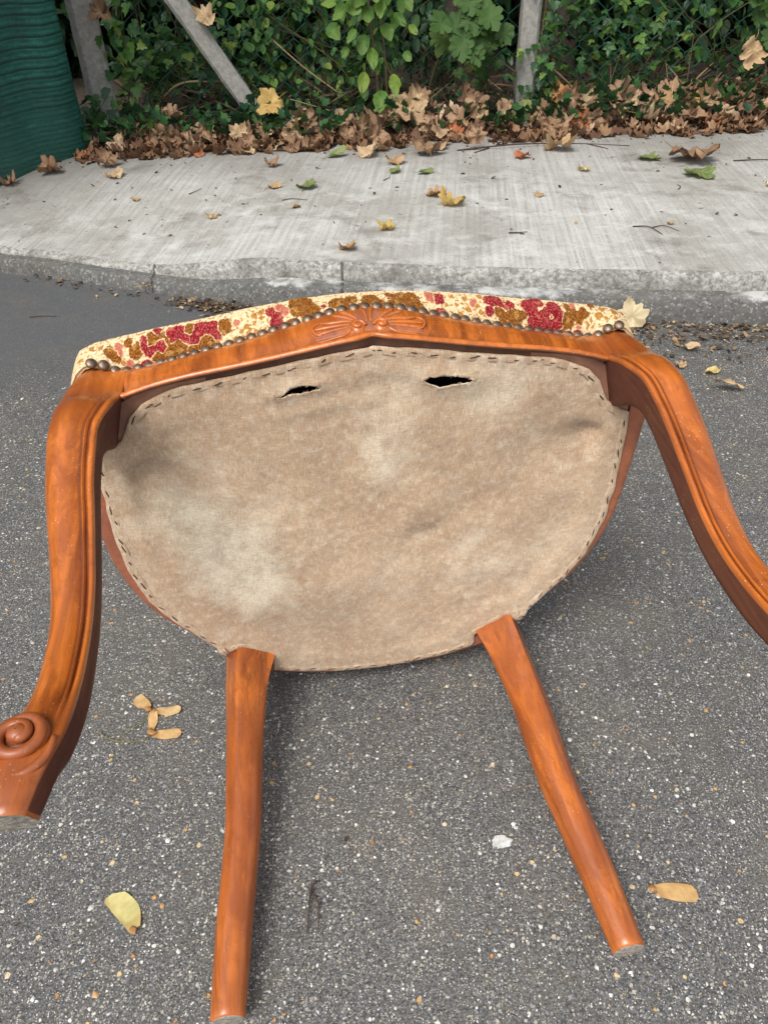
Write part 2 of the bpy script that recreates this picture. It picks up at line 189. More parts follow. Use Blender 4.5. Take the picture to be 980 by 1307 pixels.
def mat_linen():
    t = NT('stained_linen'); co = t.coord()
    wx = t.noise(t.coord((110, 900, 1)), 1.0, 3, .6); wy = t.noise(t.coord((900, 110, 1)), 1.0, 3, .6)
    weave = t.math('MULTIPLY', t.math('ADD', wx, wy), .5)
    big = t.noise(co, 7, 6, .62); mid = t.noise(co, 28, 6, .68); fine = t.noise(co, 300, 4, .75); sp = t.noise(co, 110, 4, .7)
    c = t.mix(t.step(big, .33, .66), (.455, .30, .185), (.60, .435, .29))
    s = t.attr('stain')  # cloth stains plus the shade painted in the hollow by the leg
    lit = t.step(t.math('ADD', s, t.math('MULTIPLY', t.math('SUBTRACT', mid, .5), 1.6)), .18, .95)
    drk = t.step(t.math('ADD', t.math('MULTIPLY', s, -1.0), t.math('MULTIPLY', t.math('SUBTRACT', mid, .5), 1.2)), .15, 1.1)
    c = t.mix(t.math('MULTIPLY', lit, .95), c, (.80, .69, .52))
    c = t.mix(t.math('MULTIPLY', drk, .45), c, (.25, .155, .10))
    c = t.mix(t.math('MULTIPLY', t.step(t.noise(co, 22, 6, .75), .46, .62), .50), c, (.40, .265, .165)); c = t.mix(t.math('MULTIPLY', t.step(t.noise(t.coord((1, 1, 1)), 13, 7, .8, .6), .53, .68), .5), c, (.72, .61, .47))
    c = t.mix(t.math('MULTIPLY', t.step(sp, .48, .70), .45), c, (.74, .66, .52))
    c = t.mix(t.math('MULTIPLY', t.step(fine, .50, .75), .40), c, (.22, .16, .11))
    c = t.mix(t.math('MULTIPLY', t.step(weave, .58, .42), .60), c, t.mix(.5, c, (.20, .135, .085)))
    c = t.mix(t.math('MULTIPLY', t.step(wy, .52, .70), .30), c, (.74, .62, .47))
    c = t.mix(t.math('MULTIPLY', t.step(t.noise(co, 16, 5, .7), .62, .8), .3), c, (.25, .18, .13))
    n = t.bump(weave, .8, .0012, t.bump(t.noise(co, 60, 4, .6), .35, .003))
    return t.fin(c, .95, n, .12, Sheen_Weight=.15, Sheen_Roughness=.6)

def mat_tapestry():
    t = NT('floral_velvet'); co = t.coord()
    cc = t.attr('print', 'Color'); f = t.noise(co, 650, 3, .7); g = t.noise(co, 160, 3, .6)
    c = t.mix(t.math('MULTIPLY', t.step(f, .40, .62), .45), cc, t.mix(.6, cc, (.03, .012, .005)))
    c = t.mix(t.math('MULTIPLY', t.step(g, .55, .7), .06), c, (.75, .6, .38))
    n = t.bump(f, .6, .0012)
    return t.fin(c, .95, n, .1)

def mat_simple(name, col, rough=.8, var=.3, scale=60, metal=0.0, bump=.3, spec=.4, col2=None):
    t = NT(name); co = t.coord(); f = t.noise(co, scale, 4, .65)
    c = t.mix(t.step(f, .3, .7), tuple(x * (1 - var) for x in col), col2 or tuple(min(1, x * (1 + var)) for x in col))
    return t.fin(c, rough, t.bump(f, bump, .002), spec, Metallic=metal)

def mat_leaf(name, stops, trans=.25, rough=.55, blotch=(.12, .07, .03), bl=.4, vein=None):
    t = NT(name); co = t.coord()
    tn = t.attr('tint'); oi = t.n('ShaderNodeObjectInfo')
    r = t.math('FRACT', t.math('ADD', tn, oi.outputs['Random']))
    c = t.ramp(r, stops)
    m = t.step(t.noise(co, 70, 4, .65), .45, .75)
    c = t.mix(t.math('MULTIPLY', m, bl), c, blotch)
    if vein is not None: c = t.mix(t.math('MULTIPLY', t.attr('vein'), .55), c, vein)
    t.fin(c, rough, t.bump(t.noise(co, 130, 3), .4, .002), .35)
    tr = t.n('ShaderNodeBsdfTranslucent'); t.l(c, tr.inputs[0]); ms = t.n('ShaderNodeMixShader'); ms.inputs[0].default_value = trans
    t.l(t.b.outputs[0], ms.inputs[1]); t.l(tr.outputs[0], ms.inputs[2]); t.l(ms.outputs[0], t.out.inputs[0])
    return t.m

M = {}
M['asphalt'] = mat_asphalt(); M['concrete'] = mat_concrete()
M['slab_edge'] = mat_edge('slab_edge_concrete', (.16, .155, .14), (.47, .46, .43))
M['kerb'] = mat_edge('kerb_concrete', (.085, .085, .083), (.155, .152, .145), .75)
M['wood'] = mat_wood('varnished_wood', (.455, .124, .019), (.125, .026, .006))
M['wood_dark'] = mat_wood('stained_shaded_inner_wood', (.135, .048, .026), (.07, .024, .013), .4, .62, spec=.2)  # brown-stained inner faces, with their shade also put into the colour
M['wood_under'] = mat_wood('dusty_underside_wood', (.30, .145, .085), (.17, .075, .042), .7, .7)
M['carve_dark'] = mat_simple('dark_recess', (.16, .085, .05), .8, .4, 200)
M['endgrain'] = mat_simple('worn_foot_end', (.22, .19, .155), .9, .5, 260, bump=.8, col2=(.42, .38, .32))
M['linen'] = mat_linen(); M['tapestry'] = mat_tapestry()
M['slit_shade'] = mat_simple('slit_shade_brown', (.05, .026, .018), .7, .4, 500)
M['webbing'] = mat_simple('shade_black_webbing', (.012, .009, .008), .95, .3, 80)
M['thread'] = mat_simple('frayed_thread', (.42, .30, .19), .9, .3, 300)
M['nail'] = mat_simple('bronze_nail', (.10, .062, .042), .42, .5, 300, metal=.8, spec=.5, col2=(.30, .22, .16))
M['post'] = mat_simple('weathered_post_concrete', (.235, .225, .20), .9, .2, 60, col2=(.34, .33, .305), bump=.6)
M['wire'] = mat_simple('green_plastic_wire', (.014, .068, .050), .4, .3, 60)
M['soil'] = mat_simple('dark_soil', (.022, .016, .011), .95, .5, 45, col2=(.06, .042, .027), bump=.8)
M['bark'] = mat_simple('dark_bark', (.050, .034, .024), .9, .5, 50, col2=(.10, .07, .05), bump=1.0)
M['stem'] = mat_simple('plant_stem', (.09, .07, .035), .8, .3, 80)
M['twig'] = mat_simple('dry_twig', (.060, .038, .028), .85, .4, 150)
M['pale_stem'] = mat_simple('pale_dry_stem', (.24, .17, .09), .8, .3, 120)
M['paint'] = mat_simple('chalky_white_paint', (.46, .46, .45), .9, .3, 200)
GR = mat_leaf
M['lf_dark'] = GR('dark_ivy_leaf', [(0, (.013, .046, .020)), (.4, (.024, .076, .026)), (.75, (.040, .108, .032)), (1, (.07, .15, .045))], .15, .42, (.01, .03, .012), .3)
M['lf_mid'] = GR('bramble_leaf', [(0, (.040, .105, .024)), (.5, (.078, .18, .040)), (.85, (.135, .25, .05)), (1, (.24, .29, .06))], .3, .5, (.02, .05, .015), .25)
M['lf_bright'] = GR('young_bright_leaf', [(0, (.055, .14, .018)), (.5, (.085, .19, .026)), (.8, (.15, .26, .035)), (1, (.22, .30, .04))], .3, .6, (.04, .10, .014), .3, (.17, .25, .07))
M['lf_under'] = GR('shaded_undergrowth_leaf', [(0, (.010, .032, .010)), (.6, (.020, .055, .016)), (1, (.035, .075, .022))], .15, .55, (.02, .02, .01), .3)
M['dry_brown'] = GR('dry_brown_leaf', [(0, (.11, .058, .034)), (.25, (.20, .11, .065)), (.5, (.33, .20, .125)), (.75, (.46, .315, .20)), (.9, (.55, .41, .27)), (.95, (.24, .09, .035)), (1, (.15, .075, .04))], .12, .7, (.12, .06, .03), .45, (.45, .30, .17))
M['dry_tan'] = GR('dry_tan_leaf', [(0, (.50, .34, .18)), (.5, (.58, .44, .27)), (1, (.44, .27, .13))], .15, .7, (.26, .14, .06), .35, (.3, .18, .09))
M['dry_yellow'] = GR('yellow_leaf', [(0, (.62, .48, .16)), (.5, (.70, .58, .26)), (1, (.58, .40, .14))], .25, .6, (.34, .16, .04), .4, (.4, .24, .05))
M['dry_green'] = GR('fading_green_leaf', [(0, (.10, .17, .04)), (.5, (.20, .25, .08)), (1, (.08, .15, .03))], .2, .6, (.2, .16, .06), .35, (.3, .3, .14))
M['dry_red'] = GR('russet_leaf', [(0, (.34, .075, .03)), (1, (.42, .13, .04))], .15, .6, (.15, .04, .02), .3, (.4, .2, .1))
M['samara'] = GR('papery_samara', [(0, (.62, .40, .17)), (1, (.66, .48, .25))], .2, .6, (.45, .22, .07), .35, (.40, .19, .06))
M['samara_y'] = GR('yellow_samara', [(0, (.62, .56, .22)), (1, (.60, .54, .24))], .2, .6, (.42, .38, .10), .3, (.40, .25, .07))

# ---------------------------------------------------------------- object helpers
def mesh_of(name, V, F, mats=(), smooth=True, mi=None):
    me = bpy.data.meshes.new(name); me.from_pydata([tuple(map(float, v)) for v in V], [], [tuple(int(i) for i in f) for f in F])
    for m in mats: me.materials.append(m)
    if smooth: me.polygons.foreach_set('use_smooth', [True] * len(me.polygons))
    if mi is not None: me.polygons.foreach_set('material_index', [int(i) for i in mi])
    me.update(); return me
def obj(name, me, parent=None, loc=None, kind=None, label=None, cat=None, group=None, mat=None):
    o = bpy.data.objects.new(name, me); COL.objects.link(o)
    if parent is not None: o.parent = parent
    if mat is not None: o.matrix_basis = mat
    elif loc is not None: o.location = loc
    for k, v in (('kind', kind), ('label', label), ('category', cat), ('group', group)):
        if v: o[k] = v
    return o
def empty(name, loc, label, cat, group=None, rot=None):
    o = obj(name, None, loc=loc, label=label, cat=cat, group=group)
    o.empty_display_size = .05
    if rot is not None: o.rotation_euler = rot
    return o
def point_attr(me, name, vals):
    a = me.attributes.new(name, 'FLOAT', 'POINT'); a.data.foreach_set('value', np.asarray(vals, dtype=np.float32))
def cr(pts, n):
    """Catmull-Rom through pts, n samples"""
    P = np.array(pts, float); P = np.vstack([2 * P[0] - P[1], P, 2 * P[-1] - P[-2]]); m = len(P) - 3; out = []
    for u in np.linspace(0, m, n):
        i = min(int(u), m - 1); t = u - i; a, b, c, d = P[i:i + 4]
        out.append(.5 * ((2 * b) + (-a + c) * t + (2 * a - 5 * b + 4 * c - d) * t * t + (-a + 3 * b - 3 * c + d) * t ** 3))
    return np.array(out)
def loft(S, closed=True, cap=(True, True)):
    """S: array (n, m, 3) of section rings -> V, F"""
    S = np.asarray(S); n, m = S.shape[:2]; V = S.reshape(-1, 3); F = []
    for i in range(n - 1):
        for j in range(m if closed else m - 1):
            k = (j + 1) % m; F.append((i * m + j, i * m + k, (i + 1) * m + k, (i + 1) * m + j))
    if cap[0]: F.append(tuple(range(m))[::-1])
    if cap[1]: F.append(tuple((n - 1) * m + j for j in range(m)))
    return V, F
def tube(pts, rad, sides=8, squash=None):
    """tube along pts; rad scalar or list; returns V,F"""
    P = np.array(pts, float); n = len(P); rad = np.broadcast_to(np.array(rad, float), (n,))
    T = np.gradient(P, axis=0); T /= np.linalg.norm(T, axis=1)[:, None] + 1e-12
    up = np.array([0, 0, 1.]) if abs(T[0][2]) < .9 else np.array([0, 1., 0]); S = []
    u = np.cross(T[0], up); u /= np.linalg.norm(u)
    for i in range(n):
        u = u - T[i] * (u @ T[i]); u /= np.linalg.norm(u) + 1e-12; v = np.cross(T[i], u)
        a = np.linspace(0, 2 * np.pi, sides, endpoint=False)
        S.append(P[i] + rad[i] * (np.cos(a)[:, None] * u + np.sin(a)[:, None] * v))
    return loft(S)
class Acc:
    def __init__(s): s.V = []; s.F = []; s.n = 0; s.mi = []
    def add(s, V, F, mi=0):
        s.V += [tuple(v) for v in V]; s.F += [tuple(i + s.n for i in f) for f in F]; s.n += len(V); s.mi += [mi] * len(F)
    def mesh(s, name, mats, smooth=True): return mesh_of(name, s.V, s.F, mats, smooth, s.mi)
def box(a, b):
    x0, y0, z0 = a; x1, y1, z1 = b
    V = [(x0, y0, z0), (x1, y0, z0), (x1, y1, z0), (x0, y1, z0), (x0, y0, z1), (x1, y0, z1), (x1, y1, z1), (x0, y1, z1)]
    return V, [(3, 2, 1, 0), (4, 5, 6, 7), (0, 1, 5, 4), (1, 2, 6, 5), (2, 3, 7, 6), (3, 0, 4, 7)]
def fix_normals(me):
    bm = bmesh.new(); bm.from_mesh(me); bmesh.ops.recalc_face_normals(bm, faces=bm.faces); bm.to_mesh(me); bm.free(); return me
def sharp(me, ang=35):
    me.set_sharp_from_angle(angle=math.radians(ang)); return me

# ---------------------------------------------------------------- ground, kerb, pavement
kA = np.array(D['kA'])[:, :2]
kA = np.vstack([[-6.0, 4.4], [-2.6, 2.86], [-1.6, 2.36], kA, [1.5, 1.64], [2.6, 1.56], [8, 1.2]])
kp = []
for i in range(len(kA) - 1):
    m = max(2, int(np.linalg.norm(kA[i + 1] - kA[i]) / .012)) if -1.7 < kA[i][0] < 1.6 else 12
    for t in np.linspace(0, 1, m, endpoint=False): kp.append(kA[i] * (1 - t) + kA[i + 1] * t)
kp = np.array(kp + [kA[-1]])
for _ in range(25): kp[1:-1] = .25 * kp[:-2] + .5 * kp[1:-1] + .25 * kp[2:]
def sstep(x, a, b): t = np.clip((x - a) / (b - a), 0, 1); return t * t * (3 - 2 * t)
def h_slab(x): return .050 + .055 * sstep(x, -.68, -.24)
def h_kerb(x): return .035 + .029 * sstep(x, -.52, -.2)
def slab_h(x, y): 
    hs_ = h_slab(x); yf = np.interp(x, kp[:, 0], kp[:, 1]) + .055
    return hs_ + (.103 - hs_) * sstep(y - yf, 0, .8)
def add_sheet(name, P, mat, kind='structure'):
    return obj(name, mesh_of(name, *P, [mat]), kind=kind)
N = len(kp)
# asphalt: one large sheet
xs = np.concatenate([[-60, -20, -8, -3], np.linspace(-2, 2, 41), [3, 8, 20, 60]]); ys = np.concatenate([[-60, -20, -6, -2], np.linspace(-.5, 2.5, 41), [6, 20, 60]])
V = [(x, y, .003 * mnoise.noise(Vector((x * 2.2, y * 2.2, 0))) if abs(x) < 2.1 and -.6 < y < 2.1 else -.004) for y in ys for x in xs]
F = [(j * len(xs) + i, j * len(xs) + i + 1, (j + 1) * len(xs) + i + 1, (j + 1) * len(xs) + i) for j in range(len(ys) - 1) for i in range(len(xs) - 1)]
obj('road', mesh_of('road', V, F, [M['asphalt']]), kind='structure')
nz = lambda x, s, k=0: mnoise.noise(Vector((x * s, k * 3.7, k)))
def strip(name, rows, mat):
    S = np.array(rows).transpose(1, 0, 2); V, F = loft(S.transpose(1, 0, 2), closed=False, cap=(False, False))
    return obj(name, fix_up(mesh_of(name, V, F, [mat])), kind='structure')
def fix_up(me):
    bm = bmesh.new(); bm.from_mesh(me); bm.normal_update()
    s = sum(f.normal.z for f in bm.faces)
    if s < 0: bmesh.ops.reverse_faces(bm, faces=bm.faces)
    bm.to_mesh(me); bm.free(); return me
x = kp[:, 0]; y = kp[:, 1]
n1 = np.array([nz(a, 14, 1) for a in x]); n2 = np.array([nz(a, 45, 2) for a in x]); n3 = np.array([nz(a, 110, 3) for a in x]); n4 = np.array([nz(a, 30, 4) for a in x])
hk = h_kerb(x); hs_ = h_slab(x)
rows = [np.c_[x, y + .001 * n2, -.02 + 0 * x], np.c_[x, y + .002 * n2, .002 + 0 * x], np.c_[x, y + .006 + .002 * n2, hk * .5], np.c_[x, y + .009 + .003 * n3, hk - .008], np.c_[x, y + .015, hk - .001 + .001 * n3], np.c_[x, y + .03, hk + .001 * n2], np.c_[x, y + .075, hk + .001 + 0 * x]]
strip('kerb', rows, M['kerb'])
e = .001 * n1 + .0012 * n2 + .0008 * n3; et = .002 * n4 + .0015 * n3
rows = [np.c_[x, y + .048 + e, hk - .02], np.c_[x, y + .049 + e, hk + .003], np.c_[x, y + .052 + e * .8, (hk + hs_) / 2 + .002 * n3], np.c_[x, y + .056 + e * .5, hs_ - .006 + .001 * n3], np.c_[x, y + .066 + et, hs_ - .001], np.c_[x, y + .074 + et, hs_]]
strip('slab_edge', rows, M['slab_edge'])
# pavement slab top: rows from the edge back to the fence line
front = rows[-1]; R_ = []
for t in np.concatenate([[0], np.linspace(.03, 1, 26)]):
    yb = 3.20 + .1 * np.clip(x, -6, 8) + 0 * x
    yy = front[:, 1] + (yb - front[:, 1]) * t; yy = np.where(front[:, 1] > yb, front[:, 1] + .002 * t, yy)
    zz = slab_h(x, yy) + .0015 * np.array([mnoise.noise(Vector((a * 3, b * 3, 0))) for a, b in zip(x, yy)]) * (t > 0)
    if t == 0: zz = front[:, 2]
    R_.append(np.c_[front[:, 0], yy, zz])
strip('pavement', R_, M['concrete'])
# earth beyond the slab
gx = np.linspace(-8, 8, 81); gy = np.concatenate([np.linspace(2.6, 5, 40), np.linspace(5.3, 40, 20)])
V = [(a, b, .085 + .03 * mnoise.noise(Vector((a * 1.7, b * 1.7, 5))) + .03 * sstep(b, 3.3, 3.8) - .1 * (b < 3.0 + .1 * a) + .25 * sstep(b, 4.2, 7)) for b in gy for a in gx]
F = [(j * 81 + i, j * 81 + i + 1, (j + 1) * 81 + i + 1, (j + 1) * 81 + i) for j in range(len(gy) - 1) for i in range(80)]
obj('earth_bank', mesh_of('earth_bank', V, F, [M['soil']]), kind='structure')
def gh(x_, y_):   # height of whatever ground is at x, y
    ya = np.interp(x_, kp[:, 0], kp[:, 1])
    if y_ < ya: return 0.003 * mnoise.noise(Vector((x_ * 2.2, y_ * 2.2, 0)))
    if y_ < ya + .052: return float(h_kerb(x_))
    return float(slab_h(x_, y_))

# ================================================================ the chair (lies on its back; local X across, Y towards the front rail, Z towards the feet)
CR = Matrix(D['chairR']).to_4x4(); CT = Vector(D['chairT'])
base = Vector((CT.x, CT.y, 0))
chair = empty('upholstered_chair', base, 'wooden cabriole-legged chair tipped onto its back, torn linen underside facing out, floral tapestry seat edge', 'chair')
chair.rotation_euler = CR.to_euler()
OFF = CR.to_3x3().transposed() @ (CT - base)                 # chair-local origin inside the Empty
def cpart(name, me, parent=None, label=None, mat=None, kind=None):
    if parent is None: return obj(name, me, chair, mat=Matrix.Translation(OFF) @ (mat or Matrix()), label=label, kind=kind)
    return obj(name, me, parent, mat=mat or Matrix(), label=label, kind=kind)

NX = np.array([0, .012, .025, .037, .062, .09, .115, .139, .16, .18, .195, .212, .224])
NYv = np.array([.2542, .2538, .2524, .2502, .2432, .2360, .2290, .2235, .2190, .2145, .2110, .2085, .2075])
LYv = np.array([.2540, .2536, .2522, .2500, .2455, .2405, .2365, .2330, .2300, .2262, .2230, .2180, .2140])
nailY = lambda a: np.interp(abs(a), NX, NYv)
def smooth_interp(X, Y):
    g = np.linspace(0, X[-1], 200); v = np.interp(g, X, Y)
    for _ in range(60): v[1:-1] = .25 * v[:-2] + .5 * v[1:-1] + .25 * v[2:]
    return lambda a: np.interp(abs(a), g, v)
nY = smooth_interp(NX, NYv); lY = smooth_interp(NX, LYv)
lipZ = lambda a: .005 - .0045 * np.exp(-(a / .010) ** 2)
# front rail: profile from the nails down to the lip and round under
prof = [(-.030, -.056), (-.006, -.056), (-.002, -.054), (.001, -.050), (.0030, -.042), (.0035, -.034), (.0020, -.025), (-.0010, -.0165), (-.0035, -.0105), (-.0045, -.0075), (-.0040, -.0055), (-.0012, -.0045), (.0008, -.0025), (.0014, 0), (.0006, .0022), (-.0012, .0030), (-.0028, .0022), (-.0045, -.0008), (-.0075, -.0056), (-.016, -.0066), (-.031, -.0085), (-.031, -.056)]
xs_ = np.linspace(-.2245, .2245, 181); S = []
for a in xs_:
    ring = []
    for dy, z in prof:
        f = np.clip((z + .05) / .05, 0, 1); yb = nY(a) * (1 - f) + (lY(a)) * f
        zz = z + (lipZ(a)) * f
        ring.append((a, yb + dy, zz))
    S.append(ring)
V, F = loft(S); me = mesh_of('front_rail', V, F, [M['wood'], M['wood_under']])
m = len(prof)
me.polygons.foreach_set('material_index', [1 if (k < (len(S) - 1) * m and (k % m) >= 16) else 0 for k in range(len(me.polygons))])
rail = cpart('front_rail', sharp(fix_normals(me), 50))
def rail_pt(a, z, lift=0.0):
    f = np.clip((z + .05) / .05, 0, 1); zz = [p[1] for p in prof[3:15]]; dd = [p[0] for p in prof[3:15]]
    return np.array((a, nY(a) * (1 - f) + lY(a) * f + np.interp(z - lipZ(a) * f, zz, dd) + lift, z))

# carved shell with twin volutes in the middle of the rail
car = Acc(); rec = Acc()
def ribbon(pts, rads, lift0=-.0005, acc=car, squash=.75, sides=8):
    P = np.array([rail_pt(p[0], p[1], 0) for p in cr(pts, 16)]); r = np.interp(np.linspace(0, 1, 16), np.linspace(0, 1, len(rads)), rads)
    V, F = tube(P, r, sides); V = np.array(V)
    c = np.repeat(P, sides, axis=0); V[:, 1] = c[:, 1] + (V[:, 1] - c[:, 1]) * squash + lift0; acc.add(V, F)
for s in (-1, 1):
    # volute spiral running out into the lip
    sp = []
    cx_, cz_ = s * .0105, -.0150
    for t in np.linspace(0, 1, 30):
        th = t * 3.6 * math.pi / 2 + math.pi * .2; r = .0012 + .0052 * t
        sp.append((cx_ - s * r * math.cos(th), cz_ + r * .92 * math.sin(th)))
    P = [rail_pt(a, b, .0026 - .001 * i / 30) for i, (a, b) in enumerate(sp)]
    V, F = tube(P, np.linspace(.0022, .0019, 30), 8); car.add(V, F)
    ang = np.linspace(0, 2 * np.pi, 20, endpoint=False)
    V = []; 
    for rr, hh in ((.0068, -.001), (.0062, .0012), (.0035, .0020), (.0001, .0030)):
        V += [tuple(rail_pt(cx_ + rr * math.cos(q), cz_ + rr * math.sin(q), hh)) for q in ang]
    F = [(k * 20 + j, k * 20 + (j + 1) % 20, (k + 1) * 20 + (j + 1) % 20, (k + 1) * 20 + j) for k in range(3) for j in range(20)]
    car.add(V, F)
    ribbon([(s * .0165, -.0135), (s * .024, -.0085), (s * .034, -.0075), (s * .046, -.0065), (s * .060, -.0045)], [.0020, .0022, .0018, .0012, .0004])
    # side leaf: three long lobes ending in a curled tip
    ribbon([(s * .014, -.0215), (s * .024, -.0235), (s * .035, -.0250), (s * .0445, -.0290)], [.0012, .0026, .0030, .0012], .0002)
    ribbon([(s * .017, -.0185), (s * .028, -.0195), (s * .040, -.0205), (s * .0500, -.0215)], [.0012, .0024, .0028, .0014], .0002)
    ribbon([(s * .019, -.0155), (s * .029, -.0155), (s * .041, -.0150), (s * .0485, -.0150)], [.0010, .0018, .0022, .0010], .0002)
    ribbon([(s * .0445, -.0290), (s * .0500, -.0270), (s * .0515, -.0215), (s * .0480, -.0150), (s * .043, -.0125)], [.0009, .0014, .0016, .0013, .0006], .0004)
    # upper fan petals
    ribbon([(s * .010, -.0235), (s * .0150, -.0300), (s * .0215, -.0375), (s * .0245, -.0420)], [.0010, .0022, .0032, .0016], .0002)
    ribbon([(s * .013, -.0225), (s * .0205, -.0285), (s * .0290, -.0340), (s * .0325, -.0370)], [.0008, .0018, .0022, .0010], .0002)
    ribbon([(s * .0020, -.0205), (s * .0022, -.0300), (s * .0042, -.0400), (s * .0048, -.0455)], [.0010, .0018, .0028, .0015], .0003)
    for dx, r0 in ((.0028, .0014), (.0075, .0012), (.0120, .0010)):
        ribbon([(s * dx * .5, -.0100), (s * dx * .8, -.0060), (s * dx, -.0015)], [r0 * .7, r0, r0 * .6], .0006)
cpart('carving', fix_normals(car.mesh('carving', [M['wood']])), rail, label='carved shell with two small scrolls at the middle of the rail')
# darker ground of the carving: thin relief a hair proud of the rail
V = []; F = []; gxn, gzn = 61, 21
for j in range(gzn):
    for i in range(gxn):
        u = -1 + 2 * i / (gxn - 1); v_ = j / (gzn - 1)
        zt = -.010 - .033 * (1 - abs(u) ** 1.6) * (1 + .18 * math.cos(u * 14)); zb = -.0085
        V.append(tuple(rail_pt(u * .050, zb + (zt - zb) * v_, .0004 - .0012 * (abs(u) > .97 or v_ > .97 or v_ < .03))))
for j in range(gzn - 1):
    for i in range(gxn - 1): F.append((j * gxn + i, j * gxn + i + 1, (j + 1) * gxn + i + 1, (j + 1) * gxn + i))
cpart('carving_ground', fix_normals(mesh_of('carving_ground', V, F, [mat_wood('darker_carving_wood', (.36, .12, .05), (.16, .05, .022), .8, .5)])), rail)

# ---- front cabriole legs
LZ = [-.056, -.030, 0, .03, .06, .09, .12, .15, .18, .21, .24, .27, .30, .33, .361, .3785]
LXE = [.2236, .2236, .2236, .2255, .2330, .2340, .2330, .2300, .2272, .2247, .2230, .2218, .2212, .2212, .2255, .2300]
LXO = [.2730, .2790, .2830, .2790, .2775, .2750, .2720, .2670, .2620, .2575, .2540, .2525, .2530, .2580, .2620, .2600]
LYE = [.2090, .2120, .2140, .2240, .2245, .2185, .2112, .2048, .1980, .1915, .1880, .1885, .1920, .1990, .2050, .2030]
LT = [.060, .062, .060, .050, .037, .032, .031, .030, .029, .027, .026, .026, .027, .029, .031, .029]
LSL = [.012, .016, .018, .012, .004, .001, 0, 0, 0, 0, 0, 0, 0, .002, .006, .008]
def gauss_spline(v, zz): 
    g = cr(list(zip(LZ, v)), 400); return np.interp(zz, g[:, 0], g[:, 1])
ZZ = np.concatenate([np.linspace(-.056, .3785, 130)])
def leg_mesh(s):
    S = []; xe, xo, ye, t_, sl = (gauss_spline(v, ZZ) for v in (LXE, LXO, LYE, LT, LSL))
    for k, z in enumerate(ZZ):
        w_ = xo[k] - xe[k]; t = t_[k]; g = sstep(z, -.002, .02) * (1 - sstep(z, .30, .335)); ring = []
        foot = sstep(z, .335, .368)
        P = [(0, t * .55, 1), (0, .004, 1), (.008, .0012, 0), (.03, .0002, 0), (.07, -.0004 * g, 0), (.11, .0004 * g, 0), (.135, .0013 * g, 0), (.155, .0014 * g, 0), (.175, .0002 * g, 0), (.20, -.0012 * g, 0), (.225, .0002 * g, 0), (.245, .0019 * g, 0), (.265, .0020 * g, 0),
             (.30, .0014 * g, 0), (.38, -.0005, 0), (.50, -.0018, 0), (.62, -.0020, 0), (.74, -.0008, 0), (.85, .0022, 0), (.93, .0062, 0), (.98, .011, 0), (1, .016, 0), (.99, t * .62, 0), (.94, t * .82, 0), (.84, t * .94, 0), (.70, t, 0), (.40, t, 0), (.14, t, 1), (.03, t - .0015, 1), (0, t - .006, 1)]
        for a, b, mi in P:
            xx = xe[k] + a * w_ + sl[k] * (b / t) * (1 - a); yy = ye[k] - b
            if foot > 0:      # the foot rounds off towards its end
                cx0, cy0 = xe[k] + w_ / 2, ye[k] - t / 2; th = math.atan2((yy - cy0) / (t / 2), (xx - cx0) / (w_ / 2))
                xx += foot * .97 * (cx0 + w_ * .5 * math.cos(th) - xx); yy += foot * .97 * (cy0 + t * .5 * math.sin(th) - yy)
            ring.append((s * xx, yy, z + .22 * foot * (yy - ye[k] + t / 2)))
        S.append(ring)
    last = np.array(S[-1]); c = last.mean(0)
    S.append(c + (last - c) * .94 + [0, -.001, .002]); 
    V, F = loft(S); mm = len(P); mi = []
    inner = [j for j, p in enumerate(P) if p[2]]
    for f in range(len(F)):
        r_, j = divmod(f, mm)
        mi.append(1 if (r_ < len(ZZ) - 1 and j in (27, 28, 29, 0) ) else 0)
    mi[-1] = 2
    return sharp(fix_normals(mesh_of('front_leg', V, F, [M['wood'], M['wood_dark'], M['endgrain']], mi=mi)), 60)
def scroll_mesh(s):
    a = Acc(); cx0, cz0 = s * .2450, .3395
    yb = lambda z: np.interp(z, LZ, LYE)
    # domed boss
    ang = np.linspace(0, 2 * np.pi, 40, endpoint=False); V = []
    rings = [(.0160, -.008), (.0158, -.0010), (.0150, .0012), (.0120, .0006), (.0080, .0004), (.0066, .0010), (.0060, .0040), (.0048, .0062), (.003, .0072), (.0003, .0076)]
    for rr, hh in rings:
        V += [(cx0 + s * rr * math.cos(q) - s * .001, .203 + hh, cz0 + .94 * rr * math.sin(q) - .001) for q in ang]
    F = [(k * 40 + j, k * 40 + (j + 1) % 40, (k + 1) * 40 + (j + 1) % 40, (k + 1) * 40 + j) for k in range(len(rings) - 1) for j in range(40)]
    a.add(V, F)
    # one broad ridge curls out of the boss, round the scroll and away
    P = []; R2 = []
    for t in np.linspace(0, 1, 70):
        th = .9 - t * 1.45 * 2 * math.pi; r = .0026 + .0116 * t ** .62
        P.append((cx0 - s * r * math.cos(th), .2066 - .0036 * t, cz0 + .95 * r * math.sin(th))); R2.append((.0032 + .0004 * min(1, t * 2)) * min(1, (1.0001 - t) * 12) ** .5)
    V, F = tube(P, R2, 12); a.add(V, F)
    P = [(cx0 - s * .0195 * math.cos(q) * 1.0, .2025 - .0005 * math.sin(q), cz0 + .0030 + .0205 * math.sin(q)) for q in np.linspace(-.1, math.pi * .96, 30)]
    V, F = tube(P, .0030 * np.sin(np.linspace(.25, math.pi - .25, 30)) ** .5, 10); a.add(V, F)
    return fix_normals(a.mesh('carved_scroll', [M['wood_scroll']]))
M['wood_scroll'] = mat_wood('dulled_scroll_wood', (.36, .095, .018), (.12, .030, .010), 1.3, .36, grain=(60, 60, 25))
for s in (-1, 1):
    lg = cpart('front_leg', leg_mesh(s)); cpart('carved_scroll', scroll_mesh(s), lg)

